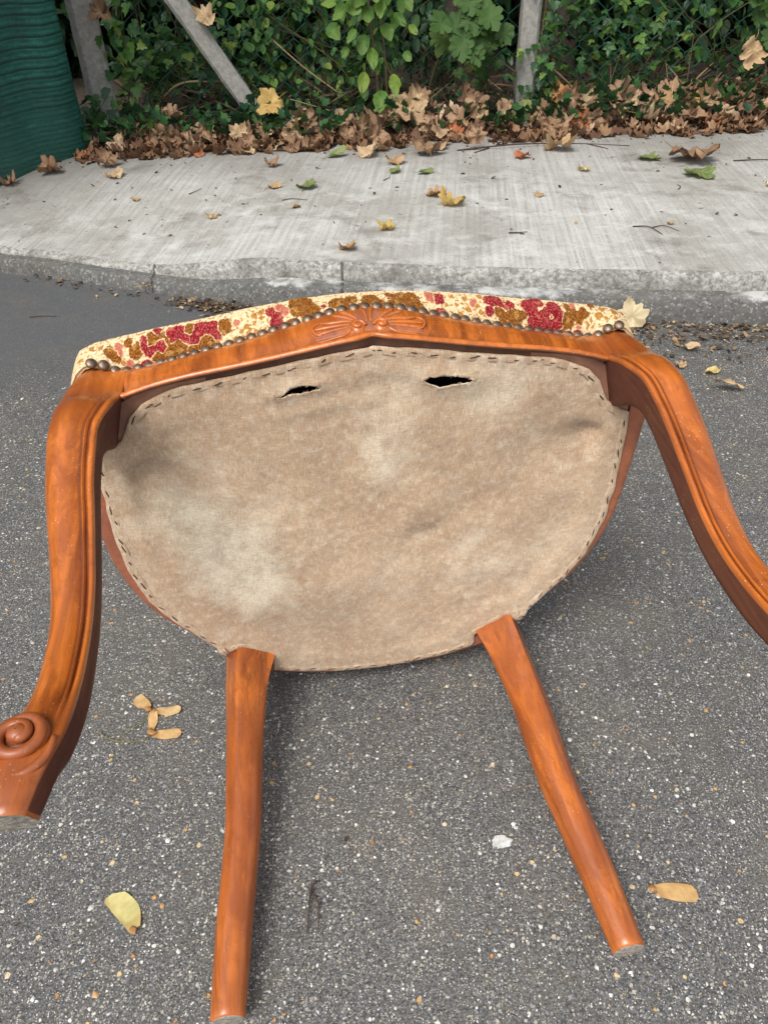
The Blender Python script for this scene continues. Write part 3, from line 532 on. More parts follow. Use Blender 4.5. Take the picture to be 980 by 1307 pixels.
# ---- seat frame: side and rear rails following the horseshoe outline
OUT = [(.2660, .205), (.2800, .185), (.2860, .160), (.2870, .120), (.2850, .055), (.2805, .002), (.2675, -.048), (.2465, -.090), (.2180, -.1250), (.1960, -.156), (.1800, -.182), (.1500, -.205), (.1000, -.2210), (.050, -.2290), (0, -.2315)]
half = cr(OUT, 140); full = np.vstack([half, (half * [-1, 1])[-2::-1]])
def offset_poly(P, d):
    T = np.gradient(P, axis=0); T /= np.linalg.norm(T, axis=1)[:, None]; Nn = np.c_[-T[:, 1], T[:, 0]]
    return P + Nn * d
# positive d is outwards?  check against the centre
if np.linalg.norm(offset_poly(full, .01)[70] - [0, 0]) < np.linalg.norm(full[70]): SG = -1
else: SG = 1
fprof = [(-.022, -.056), (.002, -.056), (.004, -.048), (.003, -.030), (.001, -.014), (-.0015, -.004), (-.004, -.0012), (-.008, -.0004), (-.022, -.0008)]
sel = full[(full[:, 1] < .175)]
S = [];  offs = [offset_poly(sel, SG * a) for a, b in fprof]
S = np.stack([np.c_[o_, np.full(len(o_), b)] for o_, (a, b) in zip(offs, fprof)], axis=1)
V, F = loft(S)
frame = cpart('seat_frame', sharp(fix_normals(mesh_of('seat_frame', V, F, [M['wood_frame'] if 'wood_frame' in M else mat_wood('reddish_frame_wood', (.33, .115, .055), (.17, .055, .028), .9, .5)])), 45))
for s in (-1, 1):      # glued blocks behind the front leg joints
    S = [[(s * x_, y_, z_) for x_, y_ in ((.150, .222), (.205, .214), (.232, .200), (.246, .170), (.262, .160), (.262, .120), (.244, .124), (.214, .160), (.186, .178), (.150, .190))] for z_ in (-.054, -.0008)]
    V, F = loft(S); cpart('corner_block', fix_normals(mesh_of('corner_block', V, F, [M['wood_under']], smooth=False)), frame)
# webbing panel in the seat, coloured near-black for the shade behind the tears
ins = offset_poly(full, -SG * .02); V = [(0, 0, -.034)] + [(a, b, -.034) for a, b in ins]; 
cpart('webbing', mesh_of('webbing', V, [(0, i, i % len(ins) + 1) for i in range(1, len(ins) + 1)], [M['webbing']]), frame)

# ---- rear legs: an arris at the top that fades into a round section
RZ = [-.05, 0, .03, .10, .20, .30, .3690]
RC = {-1: ([-.156, -.156, -.1625, -.1668, -.1705, -.1820, -.1880], [.0300, .0285, .0245, .0215, .0190, .0180, .0160]),
      1: ([.158, .1600, .1660, .1735, .1755, .1870, .1925], [.0300, .0290, .0260, .0225, .0205, .0185, .0162])}
RY = [-.180, -.181, -.1855, -.195, -.2055, -.2150, -.2215]
def rear_mesh(s):
    zz = np.linspace(-.05, .369, 90); cxs = np.interp(zz, RZ, RC[s][0]); rs = np.interp(zz, RZ, RC[s][1]); ys_ = np.interp(zz, RZ, RY)
    for _ in range(12):
        for q in (cxs, rs, ys_): q[1:-1] = .25 * q[:-2] + .5 * q[1:-1] + .25 * q[2:]
    S = []
    for z, c, r, yc in zip(zz, cxs, rs, ys_):
        k = 1 - sstep(z, .0, .16); ring = []
        for th in np.linspace(0, 2 * np.pi, 40, endpoint=False):
            cth, sth = math.cos(th), math.sin(th)
            # rounded square turned so one arris points up and slightly outwards
            ph = th - (math.pi / 2 - s * .28); 
            sq = 1 / max(abs(math.cos(ph + 0)) ** 1 + abs(math.sin(ph + 0)), .7) * 1.22
            rr = r * (1 + k * (sq - 1)) * (1 - .0 * k)
            ring.append((c + rr * cth, yc + rr * sth * (1.0 + .12 * k), z))
        S.append(ring)
    last = np.array(S[-1]); c = last.mean(0); S.append(c + (last - c) * .92 + [0, 0, .0022]); S.append(c + (last - c) * .80 + [0, 0, .0026])
    V, F = loft(S); mi = [0] * len(F)
    for f in range(len(F) - 1 - 40 - 1, len(F)): 
        mi[f] = 1
    return sharp(fix_normals(mesh_of('rear_leg', V, F, [M['wood'], M['endgrain']], mi=mi)), 60)
for s in (-1, 1): cpart('rear_leg', rear_mesh(s))

# ---- dust cover: stretched linen over the underside, with two tears
fh = [(0, .2415), (.045, .2360), (.10, .2265), (.14, .2205), (.17, .2165), (.182, .2130), (.196, .2070), (.2100, .2005), (.2225, .1880), (.2295, .1740), (.2350, .1635), (.2435, .1570), (.2530, .1510), (.2625, .1470), (.2655, .120), (.2665, .095), (.2685, .050), (.2660, 0), (.2540, -.052), (.2340, -.090), (.2080, -.1240), (.1950, -.142), (.1860, -.163), (.1785, -.158), (.1650, -.1500), (.1480, -.1640), (.1290, -.1800), (.1290, -.2010), (.09, -.2120), (.05, -.2190), (0, -.2225)]
def densify(P, step, jit=0.0, seed=0):
    out = []
    for i in range(len(P)):
        a, b = np.array(P[i]), np.array(P[(i + 1) % len(P)]); n = max(1, int(np.linalg.norm(b - a) / step))
        for k in range(n): out.append(a + (b - a) * k / n)
    out = np.array(out)
    if jit:
        for i in range(len(out)): out[i] += jit * np.array([nz(i * 1.0, .23, seed), nz(i * 1.0, .23, seed + 5)])
    return out
lefth = [(-a, b) for a, b in fh[::-1]][1:-1]
outl = densify(fh + lefth, .004, .0012, 3)
holes = [densify(h, .0022, .0010, 20 + i) for i, h in enumerate(D['holes'])]
def inside(P, poly):
    x_, y_ = P[:, 0], P[:, 1]; c = np.zeros(len(P), bool); j = len(poly) - 1
    for i in range(len(poly)):
        xi, yi = poly[i]; xj, yj = poly[j]
        c ^= ((yi > y_) != (yj > y_)) & (x_ < (xj - xi) * (y_ - yi) / (yj - yi + 1e-12) + xi); j = i
    return c
def dist_to(P, poly): return np.min(np.linalg.norm(P[:, None] - poly[None], axis=2), axis=1)
g = np.stack(np.meshgrid(np.arange(-.27, .27, .0035), np.arange(-.226, .245, .0035)), -1).reshape(-1, 2)
g = g + rng.uniform(-.0007, .0007, g.shape)
ok = inside(g, outl) & (dist_to(g, outl) > .002)
for h in holes: ok &= ~inside(g, h) & (dist_to(g, h) > .0015)
g = g[ok]; extra = []
for h in holes: # finer points round the tears
    c = h.mean(0)
    for q in (1.25, 1.6): extra.append(c + (h - c) * [1 + (q - 1) * .25, q] * 1.0)
extra = np.vstack(extra); keep = np.ones(len(extra), bool)
for h in holes: keep &= ~inside(extra, h) & (dist_to(extra, h) > .0012)
g = np.vstack([g, extra[keep]])
pts = [outl] + holes; nO = sum(len(p) for p in pts); edges = []; st_ = 0
for p in pts: edges += [(st_ + i, st_ + (i + 1) % len(p)) for i in range(len(p))]; st_ += len(p)
allp = np.vstack(pts + [g])
r_ = delaunay_2d_cdt([Vector(map(float, p)) for p in allp], edges, [], 0, 1e-7)
vc = np.array([(v.x, v.y) for v in r_[0]]); tri = np.array([f for f in r_[2] if len(f) == 3])
cen = vc[tri].mean(1); ok = inside(cen, outl)
for h in holes: ok &= ~inside(cen, h)
tri = tri[ok]
dO = dist_to(vc, outl); dH = [dist_to(vc, h) for h in holes]
def fab_z(P, dO_):
    z = np.full(len(P), .0016)
    inn = sstep(dO_, 0, .05)
    for i, (a, b) in enumerate(P):
        z[i] += inn[i] * (.0045 * mnoise.noise(Vector((a * 7, b * 7, 1))) + .0022 * mnoise.noise(Vector((a * 22, b * 16, 2))) - .003)
        z[i] += .0008 * mnoise.noise(Vector((a * 70, b * 55, 3)))
    def dent(cx_, cy_, sx_, sy_, d, ang=0):
        u = (P[:, 0] - cx_) * math.cos(ang) + (P[:, 1] - cy_) * math.sin(ang); v = -(P[:, 0] - cx_) * math.sin(ang) + (P[:, 1] - cy_) * math.cos(ang)
        return -d * np.exp(-(u / sx_) ** 2 - (v / sy_) ** 2)
    z += dent(-.226, .118, .026, .018, .013, -.5) + dent(.236, .128, .026, .016, .009, .3) + dent(-.20, .10, .05, .035, .006) + dent(.205, .108, .05, .035, .006)
    z += dent(.056, .002, .022, .012, .0035, .2) + dent(.10, .035, .04, .02, .003, .5) + dent(-.03, .08, .03, .06, .002)
    z += dent(.0, -.06, .16, .03, -.003, .05) + dent(-.06, .18, .05, .008, -.0018, .1)
    # pleats gathered at the rear legs and short pulls from the hem
    for cx_, cy_, n_ in ((.187, -.150, 5), (-.187, -.150, 4)):
        r0 = np.hypot(P[:, 0] - cx_, P[:, 1] - cy_); th = np.arctan2(P[:, 1] - cy_, P[:, 0] - cx_)
        z += .0030 * np.exp(-(r0 / .020) ** 2) * np.cos(th * 13)
    lo = np.minimum(z - .0012, 0) * sstep(dO_, .020, .040); return np.where(z < .0012, .0012 + lo, z)
z = fab_z(vc, dO)
pull = np.exp(-(dO / .012) ** 2); z += .0016 * pull * np.array([math.sin(a * 330 + 2 * mnoise.noise(Vector((a * 30, b * 30, 0)))) * (1 if b > .15 else .5) for a, b in vc])
for d_, sg in zip(dH, (1, 1)): z += .0022 * np.exp(-(d_ / .0028) ** 2) * (np.array([mnoise.noise(Vector((a * 260, b * 260, 9))) for a, b in vc]) + .35) + .002 * np.exp(-(d_ / .012) ** 2)
z = np.where(dO < .024, np.maximum(z, .0011), z)
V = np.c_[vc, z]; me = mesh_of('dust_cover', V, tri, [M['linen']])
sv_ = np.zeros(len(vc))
for a, b, r, s in D['stain_shade_spots']: sv_ += s * np.exp(-((vc[:, 0] - a) ** 2 + (vc[:, 1] - b) ** 2) / (r * r * 1.3))  # cloth stains, plus shade painted dark in the hollow by the leg
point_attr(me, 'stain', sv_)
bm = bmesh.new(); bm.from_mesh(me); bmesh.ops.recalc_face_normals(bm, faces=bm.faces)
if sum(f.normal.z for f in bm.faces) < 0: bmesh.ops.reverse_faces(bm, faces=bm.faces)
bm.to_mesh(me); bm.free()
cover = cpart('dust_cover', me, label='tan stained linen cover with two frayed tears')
sol = cover.modifiers.new('cloth', 'SOLIDIFY'); sol.thickness = .0011; sol.offset = 1

# turned hem of the cloth
hem_in = outl.copy(); cO = []
T_ = np.roll(outl, -1, 0) - np.roll(outl, 1, 0); T_ /= np.linalg.norm(T_, axis=1)[:, None]; Nn = np.c_[T_[:, 1], -T_[:, 0]]
test = outl + Nn * .004; 
if inside(test, outl).mean() < .5: Nn = -Nn
zO = fab_z(outl, np.zeros(len(outl)))
S = []
for k, (a, b) in enumerate(((-.0003, .0), (-.0004, .0006), (.0004, .0013), (.0030, .0015), (.0062, .0014), (.0080, .0012), (.0084, .0006))):
    wv = np.array([nz(i * 1.0, .11, 40 + k) for i in range(len(outl))]); p2 = outl + Nn * (a + .0012 * wv[:, None] * (k > 3))
    S.append(np.c_[p2, zO + b + .0011 * np.array([math.sin(i * .55) * nz(i * 1.0, .06, 44) for i in range(len(outl))]) * (1 if 0 < k < 6 else 0)])
S = np.array(S).transpose(1, 0, 2); S = np.concatenate([S, S[:1]]); V, F = loft(S, closed=False, cap=(False, False))
me = fix_up(mesh_of('hem', V, F, [M['linen']])); point_attr(me, 'stain', np.full(len(V), -.12))
cpart('hem', me, cover)
# shaded slits along the hem, made as thin dark strips, one object each
def strip_mesh(L, w_, h):
    P = [(u * L / 2, .0006 * math.sin(u * 2), h * (1 - u * u)) for u in np.linspace(-1, 1, 7)]
    r = w_ * np.sqrt(1 - np.linspace(-.96, .96, 7) ** 2) ** .5
    V, F = tube(P, r, 6); V = np.array(V); V[:, 2] *= .5; return mesh_of('tack', V, F, [M['slit_shade']])  # dark strip standing in for a shaded slit
slit_m = [strip_mesh(L,   .00068, .0004) for L in (.0085, .0050, .0110)]
arc = np.concatenate([[0], np.cumsum(np.linalg.norm(np.roll(outl, -1, 0) - outl, axis=1))]); tot = arc[-1]; pos = 0.004; k = 0
while pos < tot - .006:
    i = int(np.searchsorted(arc, pos)) % len(outl); p_ = outl[i]; inn = p_ + Nn[i] * .0044
    notch = (abs(abs(p_[0]) - .160) < .036 and p_[1] < -.145 and p_[1] > -.199) or (.148 < p_[1] < .166 and abs(p_[0]) > .235)
    top = p_[1] > .19
    if not notch:
        a_ = math.atan2(T_[i][1], T_[i][0]) + random.uniform(-.16, .16); inn = inn + Nn[i] * random.uniform(-.0016, .0012)
        cpart('tack', slit_m[k % 3], cover, mat=Matrix.Translation((inn[0], inn[1], zO[i] + .0019 + random.uniform(-.0004, .0003))) @ Matrix.Rotation(a_, 4, 'Z'))  # shaded slits of the hem, not real tacks
    pos += random.uniform(.014, .029) if top else random.uniform(.012, .026); k += 1
# loose threads at the tears
th = Acc()
for h in holes:
    for i in range(0, len(h)):
        if random.random() < .55:
            c = h.mean(0); d_ = (c - h[i]); L = random.uniform(.0010, .0034); d_ = d_ / (np.linalg.norm(d_) + 1e-9); d_ = np.array([d_[0] * .4 + random.uniform(-.8, .8), d_[1]]); d_ /= np.linalg.norm(d_)
            p0 = np.array([*(h[i] - d_ * .0008), .0045]); P = [p0, p0 + np.array([*(d_ * L * .5), random.uniform(-.0005, .001)]), p0 + np.array([*(d_ * L + np.array([random.uniform(-.001, .001), 0])), random.uniform(-.002, .001)])]
            V, F = tube(P, [.00028, .00024, .0001], 4); th.add(V, F)
for c in D['holes'][0][0:1] + D['holes'][1][5:6] + D['holes'][0][5:6]:
    for _ in range(7):
        p0 = np.array([c[0], c[1], .005]); d_ = np.array([random.uniform(-1, 1), random.uniform(-.5, 1), random.uniform(0, .3)]) * .006
        V, F = tube(cr([p0, p0 + d_ * .5 + [0, .001, 0], p0 + d_], 5), .00022, 4); th.add(V, F)
cpart('frayed_threads', th.mesh('frayed_threads', [M['thread']]), cover, kind='stuff')

# ---- upholstered seat: tapestry body with a dense front band carrying the print
fr = [(a, float(nY(a))) for a in np.linspace(0, .212, 24)] + [(.2240, .2060), (.2345, .2065), (.2450, .2140), (.2560, .2170), (.2640, .2150), (.2720, .2080), (.2800, .195), (.2860, .170)]
frd = []
for i in range(len(fr) - 1):
    for t in np.linspace(0, 1, 20, endpoint=False): frd.append((fr[i][0] * (1 - t) + fr[i + 1][0] * t, fr[i][1] * (1 - t) + fr[i + 1][1] * t))
side = cr([(.2860, .170), (.2865, .12), (.2855, .055), (.2820, .0), (.2690, -.05), (.2480, -.092), (.2200, -.127), (.1980, -.158), (.1800, -.184), (.150, -.207), (.10, -.223), (0, -.234)], 90)
hp = np.array(frd + [tuple(p) for p in side]); ring0 = np.vstack([hp, (hp * [-1, 1])[-2:0:-1]])
ctr = np.array([0, 0.0]); rn = ring0.copy(); Tn = np.roll(rn, -1, 0) - np.roll(rn, 1, 0); Tn /= np.linalg.norm(Tn, axis=1)[:, None]; No = np.c_[-Tn[:, 1], Tn[:, 0]]
if ((rn + No * .01 - ctr) ** 2).sum() < (rn ** 2).sum(): No = -No
for _ in range(60): No = .25 * np.roll(No, 1, 0) + .5 * No + .25 * np.roll(No, -1, 0)
No /= np.linalg.norm(No, axis=1)[:, None]
TBX = [0, .03, .066, .113, .14, .19, .225, .255, .272, .281, .286, .287]; TBY = [.2585, .2578, .255, .249, .244, .2365, .2305, .2245, .217, .209, .198, .17]
fb = []
for i, (a, b) in enumerate(frd):
    k = i / (len(frd) - 1); fb.append((a + .0005 * sstep(a, .2, .286), float(np.interp(a, TBX, TBY)) if a < .27 else None))
ia = [i for i, p in enumerate(fb) if p[1] is not None][-1]; p0_ = np.array(fb[ia]); p1_ = np.array([.2860, .170]); m_ = len(fb) - 1 - ia
for i in range(1, m_ + 1):
    t = i / m_; q = (1 - t) ** 2 * p0_ + 2 * t * (1 - t) * np.array([.2850, .199]) + t * t * p1_; fb[ia + i] = tuple(q)
hb = np.array(fb + [(p[0] + .0005, p[1]) for p in side]); ringb = np.vstack([hb, (hb * [-1, 1])[-2:0:-1]])
for _ in range(8): ringb = .25 * np.roll(ringb, 1, 0) + .5 * ringb + .25 * np.roll(ringb, -1, 0)
top_ = cr([(0, -.075), (-.004, -.0815), (-.014, -.089), (-.030, -.097), (-.055, -.105), (-.09, -.111), (-.13, -.114)], 30)
rows_ = [(u, 0, -.0475 - .0275 * (1 - math.cos(u * math.pi / 2))) for u in np.linspace(-.05, 1, 92)] + [(1, o_, z_) for o_, z_ in top_[1:]]
blobs = D['blobs']; CO = {'g': ((.235, .080, .010), (.15, .045, .008)), 'r': ((.25, .009, .020), (.14, .006, .013)), 'p': ((.46, .16, .10), (.40, .10, .06)), 't': ((.42, .20, .05), (.3, .13, .03))}
BX = np.array([(b[0], b[1], b[2]) for b in blobs])
V = []; Cc = []; nr = len(ring0)
wav = np.array([nz(i * 1.0, .03, 60) for i in range(nr)])
corner = np.exp(-((np.abs(ring0[:, 0]) - .236) / .016) ** 2) * (ring0[:, 1] > .19)
wd0 = np.linalg.norm(ringb - ring0, axis=1)
for j, (u_, o_, z_) in enumerate(rows_):
    f_ = math.sin(max(u_, 0) ** 1.25 * math.pi / 2); ring = ring0 * (1 - f_) + ringb * f_ + No * (o_ + .0006 * wav[:, None] * (j > 30) - (.003 if j == 0 else 0))
    s_ = .036 * u_ + (0 if j < 92 else .036 * 0 - o_)
    for i, (a, b) in enumerate(ring):
        dz = 0
        if b > .12:
            n_a = mnoise.noise(Vector((a * 150, s_ * 150, 0))); n_b = mnoise.noise(Vector((a * 420, s_ * 420, 4))); n_c = mnoise.noise(Vector((a * 800, s_ * 800, 7))); wob_ = .0022 * n_a + .0013 * n_b + .0006 * n_c
            d2 = np.hypot(BX[:, 0] - a, BX[:, 1] - s_) - BX[:, 2]; k2 = np.argpartition(d2, 1)[:2]; kk = int(k2[0]) if d2[k2[0]] <= d2[k2[1]] else int(k2[1]); k3 = int(k2[0] + k2[1] - kk); gap_ = d2[k3] - d2[kk] + .0012 * n_b; dd = d2[kk] + wob_
            ty = blobs[kk][3]
            if dd < 0:
                c = CO[ty][1] if n_b > .15 else CO[ty][0]
                if ty == 'g' and n_a > .34: c = (.38, .20, .055)
                if ty == 'r' and n_a < -.4: c = (.42, .10, .07)
                if dd > -.0005 and ty != 't': c = tuple(.6 * q + .4 * e_ for q, e_ in zip(c, (.80, .62, .36)))
                if ty == 'r' and n_c > .22: c = (.42, .11, .08)
                if ty == 'g' and abs(n_c) > .30: c = (.36, .17, .04) if n_c > 0 else (.09, .028, .006)
                if gap_ < .0006 and ty != 't': c = (.62, .45, .25) if blobs[k3][3] != ty else tuple(q * .68 for q in c)
                dz = .0007
            else:
                sp_ = mnoise.noise(Vector((a * 380, s_ * 380, 8)))
                c = (.40, .20, .07) if (dd < .009 and sp_ > .27) else ((.72, .56, .34) if n_b > -.2 else (.60, .42, .22))
        else:
            nn = mnoise.noise(Vector((a * 60, b * 60, z_ * 60))); c = (.8, .64, .38) if nn < .1 else ((.26, .10, .016) if nn < .35 else (.38, .012, .028))
        V.append((a + No[i][0] * dz, b + No[i][1] * dz, z_)); Cc += [*c, 1.0]
F = [(j * nr + i, j * nr + (i + 1) % nr, (j + 1) * nr + (i + 1) % nr, (j + 1) * nr + i) for j in range(len(rows_) - 1) for i in range(nr)]
k0 = (len(rows_) - 1) * nr; F.append(tuple(k0 + i for i in range(nr)))
me = mesh_of('seat_pad', V, F, [M['tapestry']])
ca = me.color_attributes.new('print', 'FLOAT_COLOR', 'POINT'); ca.data.foreach_set('color', np.array(Cc, dtype=np.float32))
cpart('seat_pad', fix_normals(me), label='cream tapestry seat with crimson and rust flowers')

# ---- row of domed nails along the rail and leg tops
V = []; F = []; ns = 14
for rr, hh in ((.0052, -.0005), (.0052, .0002), (.0046, .0012), (.0034, .0020), (.0018, .0025)):
    V += [(rr * math.cos(q), rr * math.sin(q), hh) for q in np.linspace(0, 2 * np.pi, ns, endpoint=False)]
V.append((0, 0, .0027)); F = [(k * ns + j, k * ns + (j + 1) % ns, (k + 1) * ns + (j + 1) % ns, (k + 1) * ns + j) for k in range(4) for j in range(ns)] + [(4 * ns + j, 4 * ns + (j + 1) % ns, 5 * ns) for j in range(ns)]
nail_me = mesh_of('upholstery_nail', V, F, [M['nail']])
path = np.array([p for p in fr if p[0] <= .2600]); path = np.vstack([(path * [-1, 1])[::-1], path[1:]])
ar = np.concatenate([[0], np.cumsum(np.linalg.norm(np.diff(path, axis=0), axis=1))])
n_n = int(ar[-1] / .0108)
for i in range(n_n + 1):
    q = ar[-1] * i / n_n + random.uniform(-.0005, .0005); a = np.interp(q, ar, path[:, 0]); b = np.interp(q, ar, path[:, 1])
    a2 = np.interp(q + .004, ar, path[:, 0]); b2 = np.interp(q + .004, ar, path[:, 1]); a1 = np.interp(q - .004, ar, path[:, 0]); b1 = np.interp(q - .004, ar, path[:, 1])
    t = Vector((a2 - a1, b2 - b1, 0)).normalized(); nv = Vector((-t.y, t.x, 0)); nv = (nv + Vector((0, 0, .55)) + Vector([random.uniform(-.12, .12) for _ in range(3)])).normalized()
    mt = Matrix.Translation((a + nv.x * .0022, b + nv.y * .0022 + .0006, -.0462 + random.uniform(-.0005, .0005))) @ nv.to_track_quat('Z', 'Y').to_matrix().to_4x4()
    cpart('upholstery_nail', nail_me, mat=mt)

# ---- backrest, lying along the ground behind the seat
loop = []
for q in np.linspace(0, 2 * np.pi, 60, endpoint=False):
    cx_, cz_ = .205 * np.sign(math.cos(q)) * abs(math.cos(q)) ** .8, -.345 + .205 * np.sign(math.sin(q)) * abs(math.sin(q)) ** .8
    loop.append((cx_, -.205 + .105 * (cz_ + .14) + .0, cz_))
loop = np.array(loop); S = []
for i in range(61):
    p_ = loop[i % 60]; t = loop[(i + 1) % 60] - loop[i - 1 if i < 60 else 59]; t /= np.linalg.norm(t); u = np.array([0, 1, .1]); u /= np.linalg.norm(u); v_ = np.cross(t, u)
    S.append([p_ + .016 * math.cos(a) * u + .02 * math.sin(a) * v_ for a in np.linspace(0, 2 * np.pi, 12, endpoint=False)])
V, F = loft(S, cap=(False, False)); back = cpart('backrest', fix_normals(mesh_of('backrest', V, F, [M['wood']])))
a_ = Acc()
for s in (-1, 1):
    V, F = tube(cr([(s * .162, -.182, -.045), (s * .170, -.195, -.09), (s * .178, -.205, -.15), (s * .19, -.212, -.22)], 12), [.022] * 6 + [.019] * 6, 12); a_.add(V, F)
cpart('back_posts', fix_normals(a_.mesh('back_posts', [M['wood']])), back)
V = []; Cc = []; 
for k, rr in enumerate(np.linspace(0, 1, 9)):
    for p_ in loop:
        c0 = np.array([0, -.205 + .105 * (-.345 + .14), -.345]); v_ = c0 + (p_ - c0) * (1 - rr * .98); V.append((v_[0], v_[1] + .03 * math.sqrt(max(0, rr)) * 1.0, v_[2])); nn = mnoise.noise(Vector((v_[0] * 40, v_[2] * 40, 3)))
        c = (.8, .64, .38) if nn < .1 else ((.26, .10, .016) if nn < .35 else (.38, .012, .028)); Cc += [*c, 1]
F = [(k * 60 + i, k * 60 + (i + 1) % 60, (k + 1) * 60 + (i + 1) % 60, (k + 1) * 60 + i) for k in range(8) for i in range(60)]
me = fix_normals(mesh_of('back_pad', V, F, [M['tapestry']])); ca = me.color_attributes.new('print', 'FLOAT_COLOR', 'POINT'); ca.data.foreach_set('color', np.array(Cc, dtype=np.float32))
bp = cpart('back_pad', me, back); sol = bp.modifiers.new('thickness', 'SOLIDIFY'); sol.thickness = .02; sol.offset = -1

# ================================================================ fence
fence = empty('chain_link_fence', (.6, 3.55, .09), 'green chain-link fence on concrete posts between the pavement and the undergrowth', 'fence')
def fpart(name, me, rel, par=None, label=None): return obj(name, me, par or fence, loc=tuple(np.array(rel) - (0.6, 3.55, .09)) if par is None else rel, label=label)
def fy(x_): return 3.50 + .068 * (x_ + 1.1)           # line of the fence in plan
def swept_post(p0, p1, w_, d_, yaw, name, ch=.012, n=9):
    p0 = np.array(p0); p1 = np.array(p1); ax = (p1 - p0); ax /= np.linalg.norm(ax)
    u = np.array([math.cos(yaw), math.sin(yaw), 0]); u -= ax * (u @ ax); u /= np.linalg.norm(u); v = np.cross(ax, u)
    base_ = [(-1, -1 + ch * 2 / d_), (-1 + ch * 2 / w_, -1), (1 - ch * 2 / w_, -1), (1, -1 + ch * 2 / d_), (1, 1 - ch * 2 / d_), (1 - ch * 2 / w_, 1), (-1 + ch * 2 / w_, 1), (-1, 1 - ch * 2 / d_)]
    S = []
    for k in range(n * 4):
        t = k / (n * 4 - 1); c = p0 + (p1 - p0) * t - np.array([.6, 3.55, .09])
        S.append([c + u * (a * w_ / 2 + .0022 * mnoise.noise(Vector((t * 30, a * 3, b)))) + v * (b * d_ / 2 + .0022 * mnoise.noise(Vector((t * 26 + 9, a * 3, b)))) for a, b in base_])
    V, F = loft(S); return sharp(fix_normals(mesh_of(name, V, F, [M['post']])), 30)
obj('post', swept_post((.618, 3.50, .02), (.610, 3.50, 1.75), .074, .074, .03, 'post'), fence, loc=(0, 0, 0), label='straight grey concrete post')
obj('post', swept_post((-1.115, 3.42, .0), (-1.125, 3.42, 1.75), .098, .098, .45, 'corner_post'), fence, loc=(0, 0, 0), label='thick weathered corner post')
obj('post', swept_post((2.35, 3.68, .0), (2.35, 3.68, 1.75), .075, .075, .03, 'end_post'), fence, loc=(0, 0, 0))
obj('brace_post', swept_post((-.455, 3.44, .09), (-1.06, 3.44, 1.02), .070, .070, .1, 'brace_post'), fence, loc=(0, 0, 0), label='slanting concrete brace post')
Wd = .104
def wire_mesh(ph):
    P = []; nseg = 32
    for k in range(nseg + 1):
        s = (k + ph) % 2; z_ = k * Wd / 2
        P += [((s * 1.04 - .02) * Wd / 2 + (.0), .0022 * (1 if s else -1), z_ - .006), ((s * 1.04 - .02) * Wd / 2, -.0022 * (1 if s else -1), z_ + .006)]
    V, F = tube(P, .00165, 4); return mesh_of('wire', V, F, [M['wire']])
wm = [wire_mesh(0), wire_mesh(1)]
x_ = -1.06; k = 0
while x_ < 2.3:
    o = fpart('wire', wm[k % 2], (x_, fy(x_) + .035 + .012 * nz(x_, 1.1, 70), .10 + .006 * nz(x_, 2, 71))); o.rotation_euler = (0.006 * nz(x_, 3, 72), .012 * nz(x_, 1.5, 73), .068)
    x_ += Wd / 2; k += 1
for z_ in (.135, .80, 1.60):
    V, F = tube([(a - .6, fy(a) + .037 - 3.55, z_ - .09 + .004 * nz(a, 2, 75)) for a in np.linspace(-1.1, 2.35, 40)], .0022, 5); obj('line_wire', mesh_of('line_wire', V, F, [M['wire']]), fence, loc=(0, 0, 0))

# ================================================================ green knitted netting at the left
t = NT('green_knitted_netting'); co = t.coord()
uvx = t.attr('run'); uvz = t.attr('rise')
kn = t.noise(t.coord((260, 260, 620)), 1.0, 2, .6); fl = t.noise(co, 7, 5, .65); st = t.noise(t.coord((16, 16, 90)), 1.0, 4, .7)
c = t.mix(t.step(fl, .35, .65), (.004, .048, .036), (.009, .095, .068))
c = t.mix(t.math('MULTIPLY', t.step(st, .52, .75), .55), c, (.03, .22, .17))
rz_ = t.attr('rib'); ph_ = t.math('ABSOLUTE', t.math('SUBTRACT', t.math('FRACT', t.math('DIVIDE', rz_, .0305)), .5)); rb = t.math('MULTIPLY', t.step(ph_, .13, .03), t.step(rz_, .14, .26))
c = t.mix(t.math('MULTIPLY', t.math('MULTIPLY', t.step(ph_, .25, .5), t.step(t.noise(t.coord((22, 22, 22)), 1.0, 4, .7), .45, .7)), .55), c, (.05, .26, .20)); c = t.mix(t.math('MULTIPLY', rb, .85), c, (.001, .016, .013)); c = t.mix(t.math('MULTIPLY', t.step(rz_, .30, .24), .5), c, (.003, .045, .035))  # highlights between the ribs are painted into the colour
c = t.mix(t.math('MULTIPLY', t.step(kn, .5, .8), .30), c, (.05, .30, .23))
t.fin(c, .55, t.bump(kn, .5, .002, t.bump(st, .4, .004)), .45)
tr = t.n('ShaderNodeBsdfTransparent'); ms = t.n('ShaderNodeMixShader'); t.put(t.math('MULTIPLY', t.step(kn, .40, .30), .35), ms.inputs[0])
t.l(t.b.outputs[0], ms.inputs[1]); t.l(tr.outputs[0], ms.inputs[2]); t.l(ms.outputs[0], t.out.inputs[0])
M['net'] = t.m
net = empty('windbreak_netting', (-1.3, 2.7, .1), 'dark green ribbed windbreak netting hanging at the left beside the corner post', 'netting')
plan = cr([(-3.6, .2), (-2.4, 1.15), (-1.72, 2.02), (-1.41, 2.52), (-1.22, 2.88), (-1.12, 3.06), (-1.115, 3.14), (-1.19, 3.22), (-1.45, 3.30)], 420)
arc_ = np.concatenate([[0], np.cumsum(np.linalg.norm(np.diff(plan, axis=0), axis=1))])
Tn_ = np.gradient(plan, axis=0); Tn_ /= np.linalg.norm(Tn_, axis=1)[:, None]; Nn_ = np.c_[Tn_[:, 1], -Tn_[:, 0]]
zrow = np.concatenate([np.linspace(0, .72, 216), np.linspace(.74, 1.9, 70)]); nzr = len(zrow); V = []; rib = []
